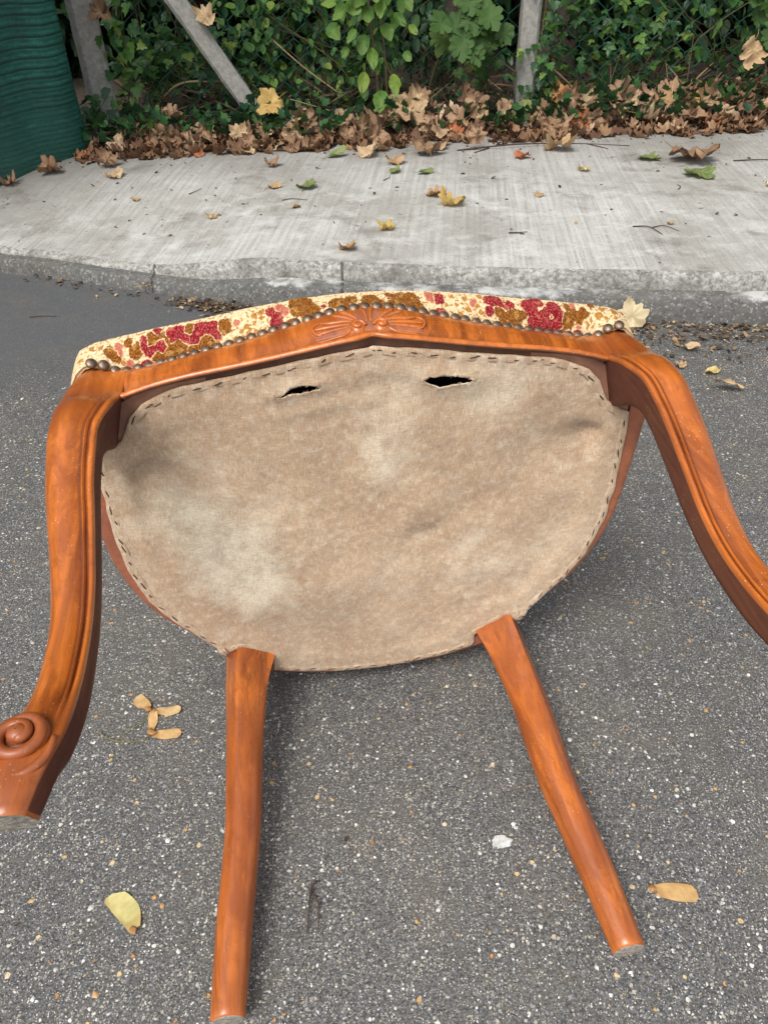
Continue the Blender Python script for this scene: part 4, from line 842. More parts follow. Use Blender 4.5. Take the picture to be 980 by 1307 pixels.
for j in range(nzr):
    z_ = zrow[j]
    for i in range(len(plan)):
        s_ = arc_[i]; zz = z_ + .006 * nz(s_, 2.2, 80) + .004 * mnoise.noise(Vector((s_ * 6, z_ * 5, 2)))
        per = .0305; ph = (zz % per) / per; rb_ = math.exp(-((ph - .5) / .11) ** 2) * (.35 + .65 * float(sstep(zz, .16, .28)))
        off = .0032 * math.sin(math.pi * ph) ** .7 * (1 if zz > .2 else .55) + .020 * mnoise.noise(Vector((s_ * 1.6, z_ * 2.2, 4))) + .012 * mnoise.noise(Vector((s_ * 5, z_ * 3, 6)))
        off -= .004 * rb_
        q = plan[i] + Nn_[i] * off; bot = .0 if j else -.01
        V.append((q[0] + 1.3, q[1] - 2.7, z_ - .02 + .006 * mnoise.noise(Vector((s_ * 8, 0, 1))))); rib.append(zz)
n_ = len(plan); F = [(j * n_ + i, j * n_ + i + 1, (j + 1) * n_ + i + 1, (j + 1) * n_ + i) for j in range(nzr - 1) for i in range(n_ - 1)]
me = mesh_of('netting_sheet', V, F, [M['net']]); point_attr(me, 'rib', rib); obj('netting_sheet', me, net, loc=(0, 0, 0))
# rails the sheet is tied to, behind it
for z_ in (.75, 1.8):
    V, F = tube([(p[0] + 1.3 - n[0] * .05, p[1] - 2.7 - n[1] * .05, z_) for p, n in zip(plan[::12], Nn_[::12])], .014, 8); obj('support_rail', mesh_of('support_rail', V, F, [M['post']]), net, loc=(0, 0, 0))

# ================================================================ leaves
def outline_leaf(pts, rows=(.0, .5, 1.0), cup=.12, fold=.12, wob=.06, curl=.0, seed=0):
    """flat outline (x,y) from the stalk at (0,0) -> curled mesh V,F,vein"""
    P = np.array(pts, float); c = np.array([0, P[:, 1].max() * .36]); V = [(*c, 0)]; vein = [1.0]
    for r in rows[1:]:
        for i, q in enumerate(P): p_ = c + (q - c) * r; V.append((p_[0], p_[1], 0)); vein.append(.0)
    n = len(P); F = [(0, 1 + i, 1 + (i + 1) % n) for i in range(n)]
    for k in range(len(rows) - 2):
        a = 1 + k * n; b = a + n
        F += [(a + i, b + i, b + (i + 1) % n, a + (i + 1) % n) for i in range(n)]
    V = np.array(V); x_, y_ = V[:, 0], V[:, 1]; r2 = (x_ ** 2 + (y_ - c[1]) ** 2)
    sz = P[:, 1].max()
    z_ = fold * np.abs(x_) + cup * r2 / sz + wob * sz * np.array([mnoise.noise(Vector((a * 3.2 / sz, b * 3.2 / sz, seed * 1.7))) for a, b in zip(x_, y_)])
    z_ += wob * .45 * sz * np.array([mnoise.noise(Vector((a * 9 / sz, b * 9 / sz, seed * 2.3 + 5))) for a, b in zip(x_, y_)])
    z_ += curl * sz * np.array([math.sin(a * 5 / sz + seed) * math.cos(b * 4 / sz + seed) for a, b in zip(x_, y_)]) * (r2 / sz ** 2) * 2
    V[:, 2] = z_; return V, F, np.array(vein)
MAPLE = [(0, 0), (.08, -.02), (.24, -.03), (.36, .04), (.35, .15), (.48, .24), (.55, .37), (.47, .44), (.36, .47), (.42, .60), (.36, .70), (.25, .66), (.19, .66), (.18, .80), (.09, .90), (0, 1.0)]
MAPLE = MAPLE + [(-a, b) for a, b in MAPLE[-2:0:-1]]
IVY = [(0, 0), (.14, -.06), (.34, .02), (.42, .22), (.26, .30), (.30, .52), (.12, .60), (0, .9)]; IVY = IVY + [(-a, b) for a, b in IVY[-2:0:-1]]
OVAL = [(0, 0), (.16, .10), (.27, .30), (.27, .52), (.17, .76), (.07, .92), (0, 1.0)]; OVAL = OVAL + [(-a, b) for a, b in OVAL[-2:0:-1]]
LANCE = [(0, 0), (.10, .15), (.16, .40), (.12, .70), (0, 1)]; LANCE = LANCE + [(-a, b) for a, b in LANCE[-2:0:-1]]
ROUND = [(0, 0), (.22, .06), (.36, .26), (.38, .50), (.26, .76), (.10, .92), (0, 1.0)]; ROUND = ROUND + [(-a, b) for a, b in ROUND[-2:0:-1]]
def vein_strips(V, F, vein, P):
    return V, F, vein
def leaf_mesh(name, shape, mat, seed, cup=.3, fold=.2, wob=.22, curl=.35, stalk=True, rows=(0, .22, .42, .62, .82, 1.0), asym=0.0):
    P = np.array(shape, float); Pm = (P + np.roll(P, -1, 0)) / 2; P = np.stack([P, Pm], 1).reshape(-1, 2); P = P * [1 + asym, 1]; P = P + np.random.default_rng(seed).normal(0, .013, P.shape)
    P[0] *= 0; V, F, v = outline_leaf(P, rows, cup, fold, wob, curl, seed)
    nv = len(V); F = list(F); V = list(map(tuple, V)); v = list(v)
    n = len(P)
    for i in range(n):       # veins run to the lobe tips
        tip = np.hypot(*(P[i] - [0, .36])) > .42
        if tip:
            for k in range(len(rows) - 1): v[1 + k * n + i] = 1.0 - .15 * k
    if stalk:
        tv, tf = tube([(0, .02, 0), (.03, -.18, .03 + .1 * math.sin(seed)), (.07, -.42, .10 * math.cos(seed))], [.012, .010, .008], 4); F += [tuple(i + nv for i in f) for f in tf]; V += [tuple(q) for q in tv]; v += [.8] * len(tv)
    me = mesh_of(name, V, F, [mat]); point_attr(me, 'vein', v); point_attr(me, 'tint', np.full(len(V), .0)); return me
def euler_m(yaw, tilt, roll): return Euler((tilt, roll, yaw), 'ZYX').to_matrix()
M['dry_rust'] = mat_leaf('rust_leaf', [(0, (.36, .16, .04)), (1, (.40, .19, .05))], .15, .6, (.15, .06, .02), .4, (.4, .2, .1))
dry = [leaf_mesh('fallen_leaf', MAPLE, M['dry_brown'], i, cup=c_, fold=f_, wob=.30, curl=u_) for i, (c_, f_, u_) in enumerate([(.2, .2, .5), (.45, .1, .6), (-.4, .2, .6), (.2, .45, .4), (.6, .3, .7), (-.3, -.3, .7), (.3, .6, .4), (.5, -.4, .8)])]
def leafset(mat, n=3, s0=50, shape=MAPLE, **k): return [leaf_mesh('fallen_leaf', shape, M[mat], s0 + i, **k) for i in range(n)]
LM = {'brown': dry, 'tan': leafset('dry_tan', 3, 50, cup=.15), 'yellow': leafset('dry_yellow', 3, 60, cup=.2, curl=.25), 'olive': leafset('dry_green', 2, 70, cup=-.1, curl=.2, wob=.12), 'green': leafset('dry_green', 2, 80, shape=OVAL, cup=.1, wob=.1), 'red': leafset('dry_red', 2, 90)}

# scattered leaves on the slab: each one its own thing
LAB = ["large curled brown leaf lying alone at the right of the pavement", "mottled yellow leaf in the middle of the pavement, just below a smaller tan one", "yellow leaf nearest the chair on the middle of the pavement", "brown cupped leaf on the pavement below the litter, left of the straight post",
"small tan leaf just above the mottled yellow leaf mid-pavement", "brown leaf standing on edge by the litter, left of the straight post", "pale yellow-green leaf on the pavement below the brace post", "lone small tan leaf on the left half of the pavement", "tan curled leaf close to the kerb edge left of the middle", "tan leaf flat on the slab below the middle of the leaf drift",
"dull green flat leaf, left of two below the litter", "dull green flat leaf, right of two below the litter", "small yellow leaf below the straight post", "tiny tan leaf in the centre right of the pavement", "brown leaf at the foot of the green netting", "brown leaf just right of the netting foot", "pale curled leaf under the corner post", "dark green fallen leaf at the edge of the litter", "tan leaf just outside the litter near the middle", "small tan leaf beside the brown cupped leaf",
"pale flat leaf at the litter edge above the green fallen leaf", "tiny tan leaf below the brace post", "curled brown leaf below the brace foot", "flat olive leaf scrap left of the large curled brown leaf", "olive leaf scrap beneath the large curled brown leaf", "small russet leaf just left below the straight post", "pale tan leaf leaning at the litter below the straight post", "yellow scrap of leaf at the right edge of the pavement", "brown leaf tucked against the netting at the far left", "tiny pale leaf crumb on the left of the pavement", "tiny tan scrap left of the yellow-green leaf", "tiny tan scrap above the forked twigs"]
DR2 = [leaf_mesh('fallen_leaf', sh, M['dry_brown'], 300 + i, cup=q, fold=f2, wob=.3, curl=.5) for i, (sh, q, f2) in enumerate([(OVAL, .4, .5), (ROUND, -.3, .5), (LANCE, .5, .3), (IVY, .4, .4), (OVAL, -.5, .7)])]
def place_leaf(x_, y_, z_, size, mesh, yaw, tilt, roll, label, group=None):
    """size = leaf length in metres; drops the leaf so that it touches z_"""
    m3 = euler_m(yaw, tilt, roll); co_ = np.empty(len(mesh.vertices) * 3, dtype=np.float32); mesh.vertices.foreach_get('co', co_); co_ = co_.reshape(-1, 3)
    zc = (co_ @ np.array(m3.transposed()))[:, 2] * size; o = obj('fallen_leaf', mesh, loc=(x_, y_, z_ - zc.min() * .92), label=label, cat='leaf', group=group)
    o.rotation_euler = m3.to_euler(); o.scale = (size,) * 3; return o
for i, (x_, y_, z_, px, colr) in enumerate(D['pave_leaf']):
    dist = math.sqrt(x_ * x_ + y_ * y_ + (.7) ** 2); size = px * dist / 944 * (1.0 if px > 30 else .85)
    ms_ = LM[colr] if i else [leaf_mesh('fallen_leaf', MAPLE, M['dry_brown'], 401, cup=-.16, fold=-.12, wob=.22, curl=.3)]; tl = 1.25 if i == 5 else random.uniform(-.15, .15)
    place_leaf(x_, y_, gh(x_, y_) + .001, size, ms_[i % len(ms_)], random.uniform(0, 6.28) if i != 5 else .2, tl, random.uniform(-.15, .15), LAB[i], 'leaves scattered on the pavement')
RL = ["small yellow-green leaf on the tarmac right of the chair", "little dry leaf tucked left of the yellow-green one on the tarmac", "long tan dry leaf on the tarmac near the right edge", "curled tan leaf scrap among the crumbs below the kerb"]
for i, (x_, y_, z_, px, colr) in enumerate(D['road_leaf']):
    dist = math.sqrt(x_ * x_ + y_ * y_ + .64); size = px * dist / 944
    me = leaf_mesh('fallen_leaf', [OVAL, MAPLE, LANCE, LANCE][i], M['dry_yellow' if i == 0 else 'dry_tan'], 120 + i, cup=.2, wob=.2)
    place_leaf(x_, y_, .002, size, me, [-1.2, .5, 1.45, 1.2][i], .1, .1, RL[i], 'dry leaves on the tarmac')
me = leaf_mesh('fallen_leaf', MAPLE, mat_leaf('pale_propped_leaf', [(0, (.66, .56, .36)), (1, (.66, .56, .36))], .2, .7, (.5, .36, .2), .25, (.42, .30, .16)), 140, cup=.1, fold=.12, wob=.12, curl=.15, stalk=False)
px_, py_ = D['stand_leaf'][:2]
o = place_leaf(px_ - .012, py_ - .0, .0, .075, me, .25, 1.05, -.3, 'pale cream leaf propped upright at the kerb beside the chair corner')

# the drift of litter along the fence foot
def litter_y(x_): return 3.10 + .095 * x_ + .05 * nz(x_, 1.3, 90)
def drift_h(x_, y_):
    d_ = y_ - litter_y(x_); return .097 + .024 * float(sstep(d_, -.05, .28)) * (1 + .6 * nz(x_, 2.3, 91)) + .05 * float(sstep(x_, .9, 1.5)) * float(sstep(d_, 0, .3))
def drift_label(x_, d_, ty, tl):
    zone = [(-.95, 'beside the corner post'), (-.62, 'left of the brace foot'), (-.38, 'under the brace foot'), (-.10, 'below the round-leaved bush'), (.14, 'below the sapling'), (.42, 'below the maple shoots'), (.72, 'around the straight post'), (1.05, 'right of the straight post'), (1.35, 'below the right bramble'), (9, 'at the far right')]
    zn = next(b for a, b in zone if x_ < a); col_ = {'brown': 'brown', 'tan': 'pale tan', 'olive': 'olive', 'yellow': 'yellow', 'red': 'russet'}[ty]
    row = 'at the litter front' if d_ < .03 else ('in mid litter' if d_ < .16 else 'at the litter back')
    return f"{'upright' if tl > .55 else 'flat'} {col_} leaf {row} {zn}"
n_big = 0; tries = 0
while n_big < 225 and tries < 4000:
    tries += 1; x_ = random.uniform(-1.14, 2.0); d_ = abs(random.gauss(.0, .17)) - .05 + (.05 if x_ > 0 else 0); 
    dens = .55 + .45 * (x_ > -.1)
    if random.random() > dens: continue
    y_ = litter_y(x_) + d_
    if y_ > 3.62: continue
    z_ = drift_h(x_, y_) + random.uniform(.004, .05) * float(sstep(d_, 0, .2))
    tl_ = random.choice([random.gauss(0, .25), random.gauss(.1, .35), random.gauss(.85, .3)]) * (1 if d_ > .02 else .45)
    ty = random.choices(['brown', 'tan', 'olive', 'yellow', 'red'], [.80, .14, .035, .008, .012])[0]
    size = random.uniform(.058, .104) * (1.08 if d_ > .05 else .8) * (.85 if x_ < -.1 else 1.0)
    place_leaf(x_, y_, z_, size, random.choice(LM[ty] + (DR2 if ty == 'brown' else [])), random.uniform(0, 6.28), tl_, random.gauss(0, .32), drift_label(x_, d_, ty, tl_), 'leaves in the drift along the fence foot'); n_big += 1
# single notable leaves
place_leaf(-.385, 3.32, .19, .115, LM['yellow'][0], 2.2, .9, .1, 'bright yellow maple leaf resting on the ivy at the brace foot')
place_leaf(.155, 3.31, .135, .11, LM['tan'][0], .1, 1.15, .1, 'pale upright leaf in the drift near the middle of the fence')
place_leaf(.76, 3.36, .165, .085, leafset('dry_rust', 1, 97)[0], .3, 1.0, -.1, 'orange-brown leaf standing up right of the straight post')
place_leaf(1.50, 3.42, .30, .115, LM['tan'][1], 2.9, 1.2, .2, 'cream leaf caught high on the ivy at the far right')
place_leaf(-1.00, 3.36, .505, .085, LM['brown'][1], 2.0, 1.1, .2, 'brown leaf hanging against the side of the corner post')
place_leaf(-.62, 3.40, .475, .085, LM['tan'][2], 1.2, .8, .2, 'small tan leaf caught above the brace post')

def scatter(name, templates, pos, mats, sizes, rot, tint, parent=None, kind=None, label=None, cat=None, mi=None, loc=(0, 0, 0), group=None):
    """many small leaves as one mesh. templates: list of (V,F,vein); rot: (n,3,3)"""
    Vs = []; Fv = []; Fl = []; tt = []; vv = []; mm = []; off = 0
    tsel = rng.integers(0, len(templates), len(pos))
    for k, (tv, tf, ve) in enumerate(templates):
        ids = np.where(tsel == k)[0]
        if not len(ids): continue
        W_ = np.einsum('nij,vj->nvi', rot[ids], tv) * sizes[ids][:, None, None] + pos[ids][:, None, :]
        Vs.append(W_.reshape(-1, 3)); nv = len(tv)
        lens = np.array([len(f) for f in tf]); flat = np.concatenate([np.array(f) for f in tf])
        Fv.append((flat[None, :] + (off + np.arange(len(ids)) * nv)[:, None]).reshape(-1)); Fl.append(np.tile(lens, len(ids)))
        tt.append(np.repeat(tint[ids], nv)); vv.append(np.tile(ve, len(ids))); off += nv * len(ids)
        mm.append(np.repeat((mi[ids] if mi is not None else np.zeros(len(ids), int)), len(tf)))
    V = np.vstack(Vs).astype(np.float32); L = np.concatenate(Fv).astype(np.int32); ln = np.concatenate(Fl).astype(np.int32)
    me = bpy.data.meshes.new(name); me.vertices.add(len(V)); me.vertices.foreach_set('co', V.ravel()); me.loops.add(len(L)); me.loops.foreach_set('vertex_index', L)
    me.polygons.add(len(ln)); st_ = np.concatenate([[0], np.cumsum(ln)[:-1]]).astype(np.int32); me.polygons.foreach_set('loop_start', st_); me.polygons.foreach_set('loop_total', ln)
    for m_ in mats: me.materials.append(m_)
    me.polygons.foreach_set('material_index', np.concatenate(mm).astype(np.int32)); me.polygons.foreach_set('use_smooth', np.ones(len(ln), bool))
    me.update(calc_edges=True); point_attr(me, 'tint', np.concatenate(tt)); point_attr(me, 'vein', np.concatenate(vv))
    return obj(name, me, parent, loc=loc, kind=kind, label=label, cat=cat, group=group)
def rots(yaw, tilt, roll):
    cy, sy, cx_, sx_, cr_, sr_ = np.cos(yaw), np.sin(yaw), np.cos(tilt), np.sin(tilt), np.cos(roll), np.sin(roll); n = len(yaw); Z = np.zeros((n, 3, 3)); X = np.zeros((n, 3, 3)); Y = np.zeros((n, 3, 3))
    Z[:, 0, 0] = cy; Z[:, 0, 1] = -sy; Z[:, 1, 0] = sy; Z[:, 1, 1] = cy; Z[:, 2, 2] = 1
    X[:, 0, 0] = 1; X[:, 1, 1] = cx_; X[:, 1, 2] = -sx_; X[:, 2, 1] = sx_; X[:, 2, 2] = cx_
    Y[:, 1, 1] = 1; Y[:, 0, 0] = cr_; Y[:, 0, 2] = sr_; Y[:, 2, 0] = -sr_; Y[:, 2, 2] = cr_
    return Z @ X @ Y
def tmpl(shape, rows=(0, 1.0), cup=.15, fold=.25, wob=.08, seed=0):
    return outline_leaf(shape, rows, cup, fold, wob, 0, seed)
T_frag = [tmpl(MAPLE[::2], cup=.7, fold=.3, wob=.4, seed=s) for s in range(4)] + [tmpl(LANCE, cup=.8, wob=.4, seed=8)]
M['dry_dark'] = mat_leaf('rotting_leaf', [(0, (.10, .05, .028)), (.5, (.20, .11, .06)), (1, (.30, .18, .10))], .1, .8, (.06, .03, .02), .4)
# litter bed below the individual leaves
n_ = 900; px_ = rng.uniform(-1.2, 2.3, n_); dd = np.abs(rng.normal(0, .17, n_)) - .05; py_ = np.array([litter_y(a) for a in px_]) + dd
keep = py_ < 3.75; px_, py_, dd = px_[keep], py_[keep], dd[keep]; n_ = len(px_)
pz_ = np.array([drift_h(a, b) for a, b in zip(px_, py_)]) + rng.uniform(-.005, .012, n_)
scatter('leaf_litter', T_frag, np.c_[px_, py_, pz_], [M['dry_dark']], rng.uniform(.025, .075, n_), rots(rng.uniform(0, 6.28, n_), rng.normal(0, .35, n_), rng.normal(0, .3, n_)), rng.uniform(0, 1, n_), kind='stuff', label='bed of broken brown leaves banked along the foot of the fence', cat='leaf litter')
# crumbs, seeds and twiggy bits on the slab and by the kerb
def crumb_mesh(): 
    return [tmpl(LANCE, cup=.4, wob=.4, seed=3), tmpl(ROUND[::2], cup=.5, wob=.3, seed=4), (np.array([(-.06, 0, 0), (.06, 0, 0), (.05, 1, .05), (-.05, 1, .05), (0, .5, .12)]), [(0, 1, 4), (1, 2, 4), (2, 3, 4), (3, 0, 4)], np.zeros(5))]
T_cr = crumb_mesh()
P_ = []
for _ in range(420):   # dark slips on the slab
    x_ = random.uniform(-1.3, 2.2); u_ = random.random() ** .6; yk = np.interp(x_, kp[:, 0], kp[:, 1]) + .06; y_ = yk + (litter_y(x_) - yk) * u_; P_.append((x_, y_, gh(x_, y_) + .001, random.uniform(.004, .017)))
n1_ = len(P_)
for _ in range(2300):   # rotted debris in the gutter on the right
    x_ = random.uniform(.22, 1.8); yk = np.interp(x_, kp[:, 0], kp[:, 1]); y_ = yk - .004 - abs(random.gauss(0, .075)) * (1 + .5 * nz(x_, 4, 95)); P_.append((x_, y_, .003, random.uniform(.005, .017)))
for _ in range(420):   # heap left of the chair in the gutter
    a_, b_ = random.gauss(0, .075), random.gauss(0, .022); x_ = -.43 + a_; y_ = np.interp(x_, kp[:, 0], kp[:, 1]) - .045 + b_ ; P_.append((x_, y_, .003, random.uniform(.006, .018)))
for _ in range(160):
    x_ = random.uniform(-1.0, .2); y_ = np.interp(x_, kp[:, 0], kp[:, 1]) - abs(random.gauss(0, .035)) - .005; P_.append((x_, y_, .003, random.uniform(.005, .015)))
for _ in range(130):
    x_ = random.uniform(-1., 1.2); y_ = random.uniform(.2, 1.7); P_.append((x_, y_, .003, random.uniform(.003, .007)))
P_ = np.array(P_); n_ = len(P_)
t = NT('plant_crumbs'); tn = t.attr('tint'); c = t.ramp(tn, [(0, (.035, .022, .014)), (.55, (.09, .055, .03)), (.8, (.26, .16, .075)), (1, (.46, .34, .19))]); M['crumb'] = t.fin(c, .85)
tint_ = np.where(np.arange(n_) < n1_, rng.uniform(0, 1, n_) ** 2.2 * .9, rng.uniform(0, 1, n_) ** 1.3)
scatter('plant_crumbs', T_cr, P_[:, :3], [M['crumb']], P_[:, 3], rots(rng.uniform(0, 6.28, n_), rng.uniform(-.25, .25, n_), rng.uniform(-.3, .3, n_)), tint_, kind='stuff', label='dark crumbs of dry plant matter in the gutter and over the slab', cat='debris')

# loose stones proud of the tarmac
oc = np.array([(1, 0, 0), (.5, .87, 0), (-.5, .87, 0), (-1, 0, 0), (-.5, -.87, 0), (.5, -.87, 0), (.35, .3, .5), (-.4, .25, .5), (0, -.4, .5)]); of = [(0, 1, 6), (1, 2, 7), (1, 7, 6), (2, 3, 7), (3, 4, 8), (3, 8, 7), (4, 5, 8), (5, 0, 6), (5, 6, 8), (6, 7, 8)]
T_st = [(oc * [1, q, .8] + np.random.default_rng(k).normal(0, .12, oc.shape) * [1, 1, .4], of, np.zeros(9)) for k, q in enumerate((.6, .75, .9, .5, 1.0))]
n_ = 5200; sx_ = rng.uniform(-1.25, 1.35, n_); sy_ = rng.uniform(.12, 1.72, n_); keep = ~((sy_ - .55 * sx_ > 1.86) & (sx_ < 0)); sx_, sy_ = sx_[keep], sy_[keep]; n_ = len(sx_)
t = NT('tarmac_stone'); tn = t.attr('tint'); c = t.ramp(tn, [(0, (.10, .10, .11)), (.3, (.24, .24, .25)), (.5, (.55, .54, .50)), (.85, (.74, .72, .68)), (.93, (.50, .38, .22)), (1, (.42, .20, .07))]); M['stone'] = t.fin(c, .55, t.bump(t.noise(t.coord(), 500, 2), .4, .0006))
sz_ = np.clip(rng.lognormal(math.log(.00145), .38, n_), .0008, .0042)
gz_ = np.array([.003 * mnoise.noise(Vector((a * 2.2, b * 2.2, 0))) for a, b in zip(sx_, sy_)])
o = scatter('stone_chips', T_st, np.c_[sx_, sy_, gz_ - .0001], [M['stone']], sz_, rots(rng.uniform(0, 6.28, n_), np.zeros(n_), np.zeros(n_)), rng.uniform(0, 1, n_), kind='stuff', label='pale and rusty stone chips standing proud of the tarmac', cat='stone chips')
o.data.polygons.foreach_set('use_smooth', np.zeros(len(o.data.polygons), bool))

# ================================================================ small things on the tarmac
def samara_mesh(L, w_, seed, bend=.25):
    """one winged seed: nut at the origin, wing along +Y"""
    V = []; n = 12; v = []
    for i in range(n):
        t_ = i / (n - 1); c = bend * t_ * t_ * L; wl = w_ * (.35 + .65 * math.sin(min(1, t_ * 1.15 + .12) * math.pi * .62)) * (1 if t_ < .85 else math.sqrt(max(.0, 1 - ((t_ - .85) / .16) ** 2)) )
        for k, u_ in enumerate((-.35, -.12, .2, .65)):
            V.append((c + u_ * wl, t_ * L, .0012 + (.0016 * math.sin(t_ * 5 + seed) + .0008 * math.sin(k * 2.1 + t_ * 9) + .004 * t_ * (1 - t_)))); v.append(1.0 if k == 0 or t_ < .2 else (.45 if (i + k) % 3 == 0 else 0))
    F = [(i * 4 + k, i * 4 + k + 1, (i + 1) * 4 + k + 1, (i + 1) * 4 + k) for i in range(n - 1) for k in range(3)]
    return V, F, v
def nut(a, r):
    th_ = np.linspace(0, np.pi, 7); V, F = tube([(0, -r * 1.2 + 2.4 * r * i / 6, .002) for i in range(7)], [r * max(.1, math.sin(q)) for q in th_], 8); V = np.array(V); V[:, 2] = .002 + (V[:, 2] - .002) * .55
    return V, F
def make_samara(mat, L, w_, seed, parent=None, loc=(0, 0, 0), rz=0, label=None, cat=None, bend=.25):
    V, F, v = samara_mesh(L, w_, seed, bend); me = mesh_of('seed_wing', V, F, [mat]); point_attr(me, 'vein', v); point_attr(me, 'tint', np.zeros(len(V)))
    if parent is None:
        e_ = empty('maple_seed', loc, label, cat); e_.rotation_euler = (0, 0, rz); p = e_; obj('wing', me, p)
        V, F = nut(0, .0042); obj('nut', mesh_of('nut', V, F, [M['nutm']]), p)
        return e_
    w__ = obj('wing', me, parent, loc=loc); w__.rotation_euler = (0, 0, rz); V, F = nut(0, .0042); obj('nut', mesh_of('nut', V, F, [M['nutm']]), w__); return w__
M['nutm'] = mat_simple('seed_nut', (.30, .13, .04), .6, .4, 300, col2=(.48, .26, .09))
make_samara(M['samara_y'], .046, .024, 2, loc=(-.262, .318, .001), rz=.55, label='single yellow-green maple seed with brown nut, lower left of the tarmac', cat='seed', bend=-.25)
make_samara(M['samara'], .046, .019, 5, loc=(.272, .349, .001), rz=-1.62, label='single tan maple seed on the tarmac right of the rear leg foot', cat='seed', bend=.05)
cl = empty('maple_seed_cluster', (-.303, .576, .001), 'cluster of winged tan maple seeds on thin stalks, left of the rear leg', 'seeds')
P0 = Vector((-.303, .576, .001))
def W2(px_, py_): # helper table of measured ground points is relative to the cluster
    return (px_, py_, 0)
make_samara(M['samara'], .028, .017, 1, cl, (-.006, .010, .001), 1.05, bend=.15)
make_samara(M['samara'], .034, .014, 2, cl, (.002, .006, .001), -1.35, bend=.1)
make_samara(M['samara'], .030, .012, 3, cl, (.004, -.024, .001), .15, bend=.02)
make_samara(M['samara'], .036, .015, 4, cl, (.008, -.026, .001), -1.60, bend=.0)
a_ = Acc()
V, F = tube(cr([(.008, -.026, .003), (-.004, -.038, .005), (-.024, -.040, .004), (-.046, -.034, .004), (-.062, -.022, .003)], 18), .0006, 5); a_.add(V, F)
V, F = tube(cr([(-.002, .008, .003), (-.008, -.012, .006), (-.024, -.024, .005), (-.036, -.038, .004)], 14), .0005, 5); a_.add(V, F)
obj('stalk', a_.mesh('stalk', [mat_simple('olive_stalk', (.20, .16, .04), .6)]), cl)
# chalky splash of paint
n_ = 26; V = [(0, 0, .0012)]; 
for i in range(n_): q = 2 * math.pi * i / n_; r = .009 * (1 + .5 * nz(i * 1.0, .37, 101)); V.append((r * 1.25 * math.cos(q), r * .8 * math.sin(q), .0006 + .0004 * (i % 2)))
obj('paint_splash', mesh_of('paint_splash', V, [(0, i + 1, (i + 1) % n_ + 1) for i in range(n_)], [M['paint']]), loc=(.122, .402, .0015), label='small chalky white splash on the tarmac between the rear legs', cat='paint spot')
def twig_obj(P, r, label, mat='twig', extra=None):
    a_ = Acc(); c = np.array(P[0]); 
    for Q in [P] + (extra or []):
        V, F = tube(cr(np.array(Q) - c, 14), np.linspace(r, r * .4, 14), 5); a_.add(V, F)
    return obj('twig', a_.mesh('twig', [M[mat]]), loc=tuple(c), label=label, cat='twig')
def gp(x_, y_, dz=.0): return (x_, y_, gh(x_, y_) + .002 + dz)
tx, ty = D['pts']['twig'][:2]
twig_obj([(tx + .003, ty + .030, .003), (tx - .002, ty + .022, .004), (tx - .003, ty, .004), (tx - .003, ty - .022, .003)], .0015, 'forked dark twig lying on the tarmac between the rear legs', extra=[[(tx - .002, ty + .018, .003), (tx + .006, ty + .008, .004), (tx + .008, ty - .020, .003)]])
tx, ty = D['pts']['twigL'][:2]
twig_obj([gp(tx - .035, ty), gp(tx, ty + .002, .002), gp(tx + .035, ty + .001)], .0014, 'straight dark twig on the smooth tarmac at the left')
tx, ty = D['pts']['vt'][:2]
twig_obj([gp(tx - .050, ty + .035), gp(tx - .01, ty + .022, .003), gp(tx + .012, ty - .035)], .0022, 'left twig of the pair forming a V on the pavement')
twig_obj([gp(tx + .003, ty + .025), gp(tx + .035, ty + .028, .003), gp(tx + .065, ty - .01)], .0018, 'right twig of the pair forming a V on the pavement')
tx, ty = D['pts']['vt2'][:2]
twig_obj([gp(tx - .03, ty), gp(tx, ty - .006, .002), gp(tx + .022, ty + .004)], .0024, 'short thick twig near the kerb right of the chair middle', extra=[[gp(tx, ty - .006), gp(tx + .012, ty - .014)]])
tx, ty = D['pts']['t1'][:2]
twig_obj([gp(.30, 3.0), gp(.52, 3.03, .01), gp(.75, 3.07), gp(.95, 3.02)], .0035, 'long bent twig lying along the litter edge below the straight post', extra=[[gp(.80, 3.06), gp(.86, 2.98)], [gp(.42, 3.02), gp(.36, 2.96)]])
twig_obj([gp(1.25, 2.78), gp(1.36, 2.77, .004), gp(1.50, 2.74)], .0025, 'thin twig reaching right from the litter near the right edge')
twig_obj([gp(-.30, 2.42), gp(-.27, 2.425, .002), gp(-.22, 2.415)], .0018, 'tiny twig on the pavement above the chair left half')
for i, (x0, y0) in enumerate(((.02, 2.62), (-.62, 2.55), (.95, 2.45))):
    a = random.uniform(0, 3); twig_obj([gp(x0, y0), gp(x0 + .03 * math.cos(a), y0 + .03 * math.sin(a), .002), gp(x0 + .06 * math.cos(a + .3), y0 + .06 * math.sin(a + .3))], .0016, ['small twig on the pavement near the mottled yellow leaf', 'small twig on the left of the pavement below the netting', 'small twig on the right of the pavement'][i])
# pale dead weed at the kerb corner
wd = Acc(); wx, wy = D['pts']['weed'][:2]
for i in range(46):
    a = random.uniform(0, 6.28); L = random.uniform(.012, .05); p0 = np.array([random.gauss(0, .014), random.gauss(0, .008), .004]); d_ = np.array([math.cos(a) * .8, math.sin(a) * .5, random.uniform(.1, .6)]) * L
    V, F = tube([p0, p0 + d_ * .5 + [0, 0, .004], p0 + d_], [.0010, .0009, .0003], 4); wd.add(V, F)
for i in range(22):
    a = random.uniform(0, 6.28); p0 = np.array([random.gauss(0, .018), random.gauss(0, .010), random.uniform(.006, .022)]); V, F, _ = tmpl(LANCE, cup=.5, wob=.3, seed=i); V = (V * .017) @ np.array(euler_m(a, random.uniform(-.8, .8), 0)).T + p0; wd.add(V, F)
obj('dead_weed', wd.mesh('dead_weed', [M['dry_tan']]), loc=(wx, wy - .02, .004), label='pale dead weed tuft growing at the corner of the kerb left of the chair', cat='weed')

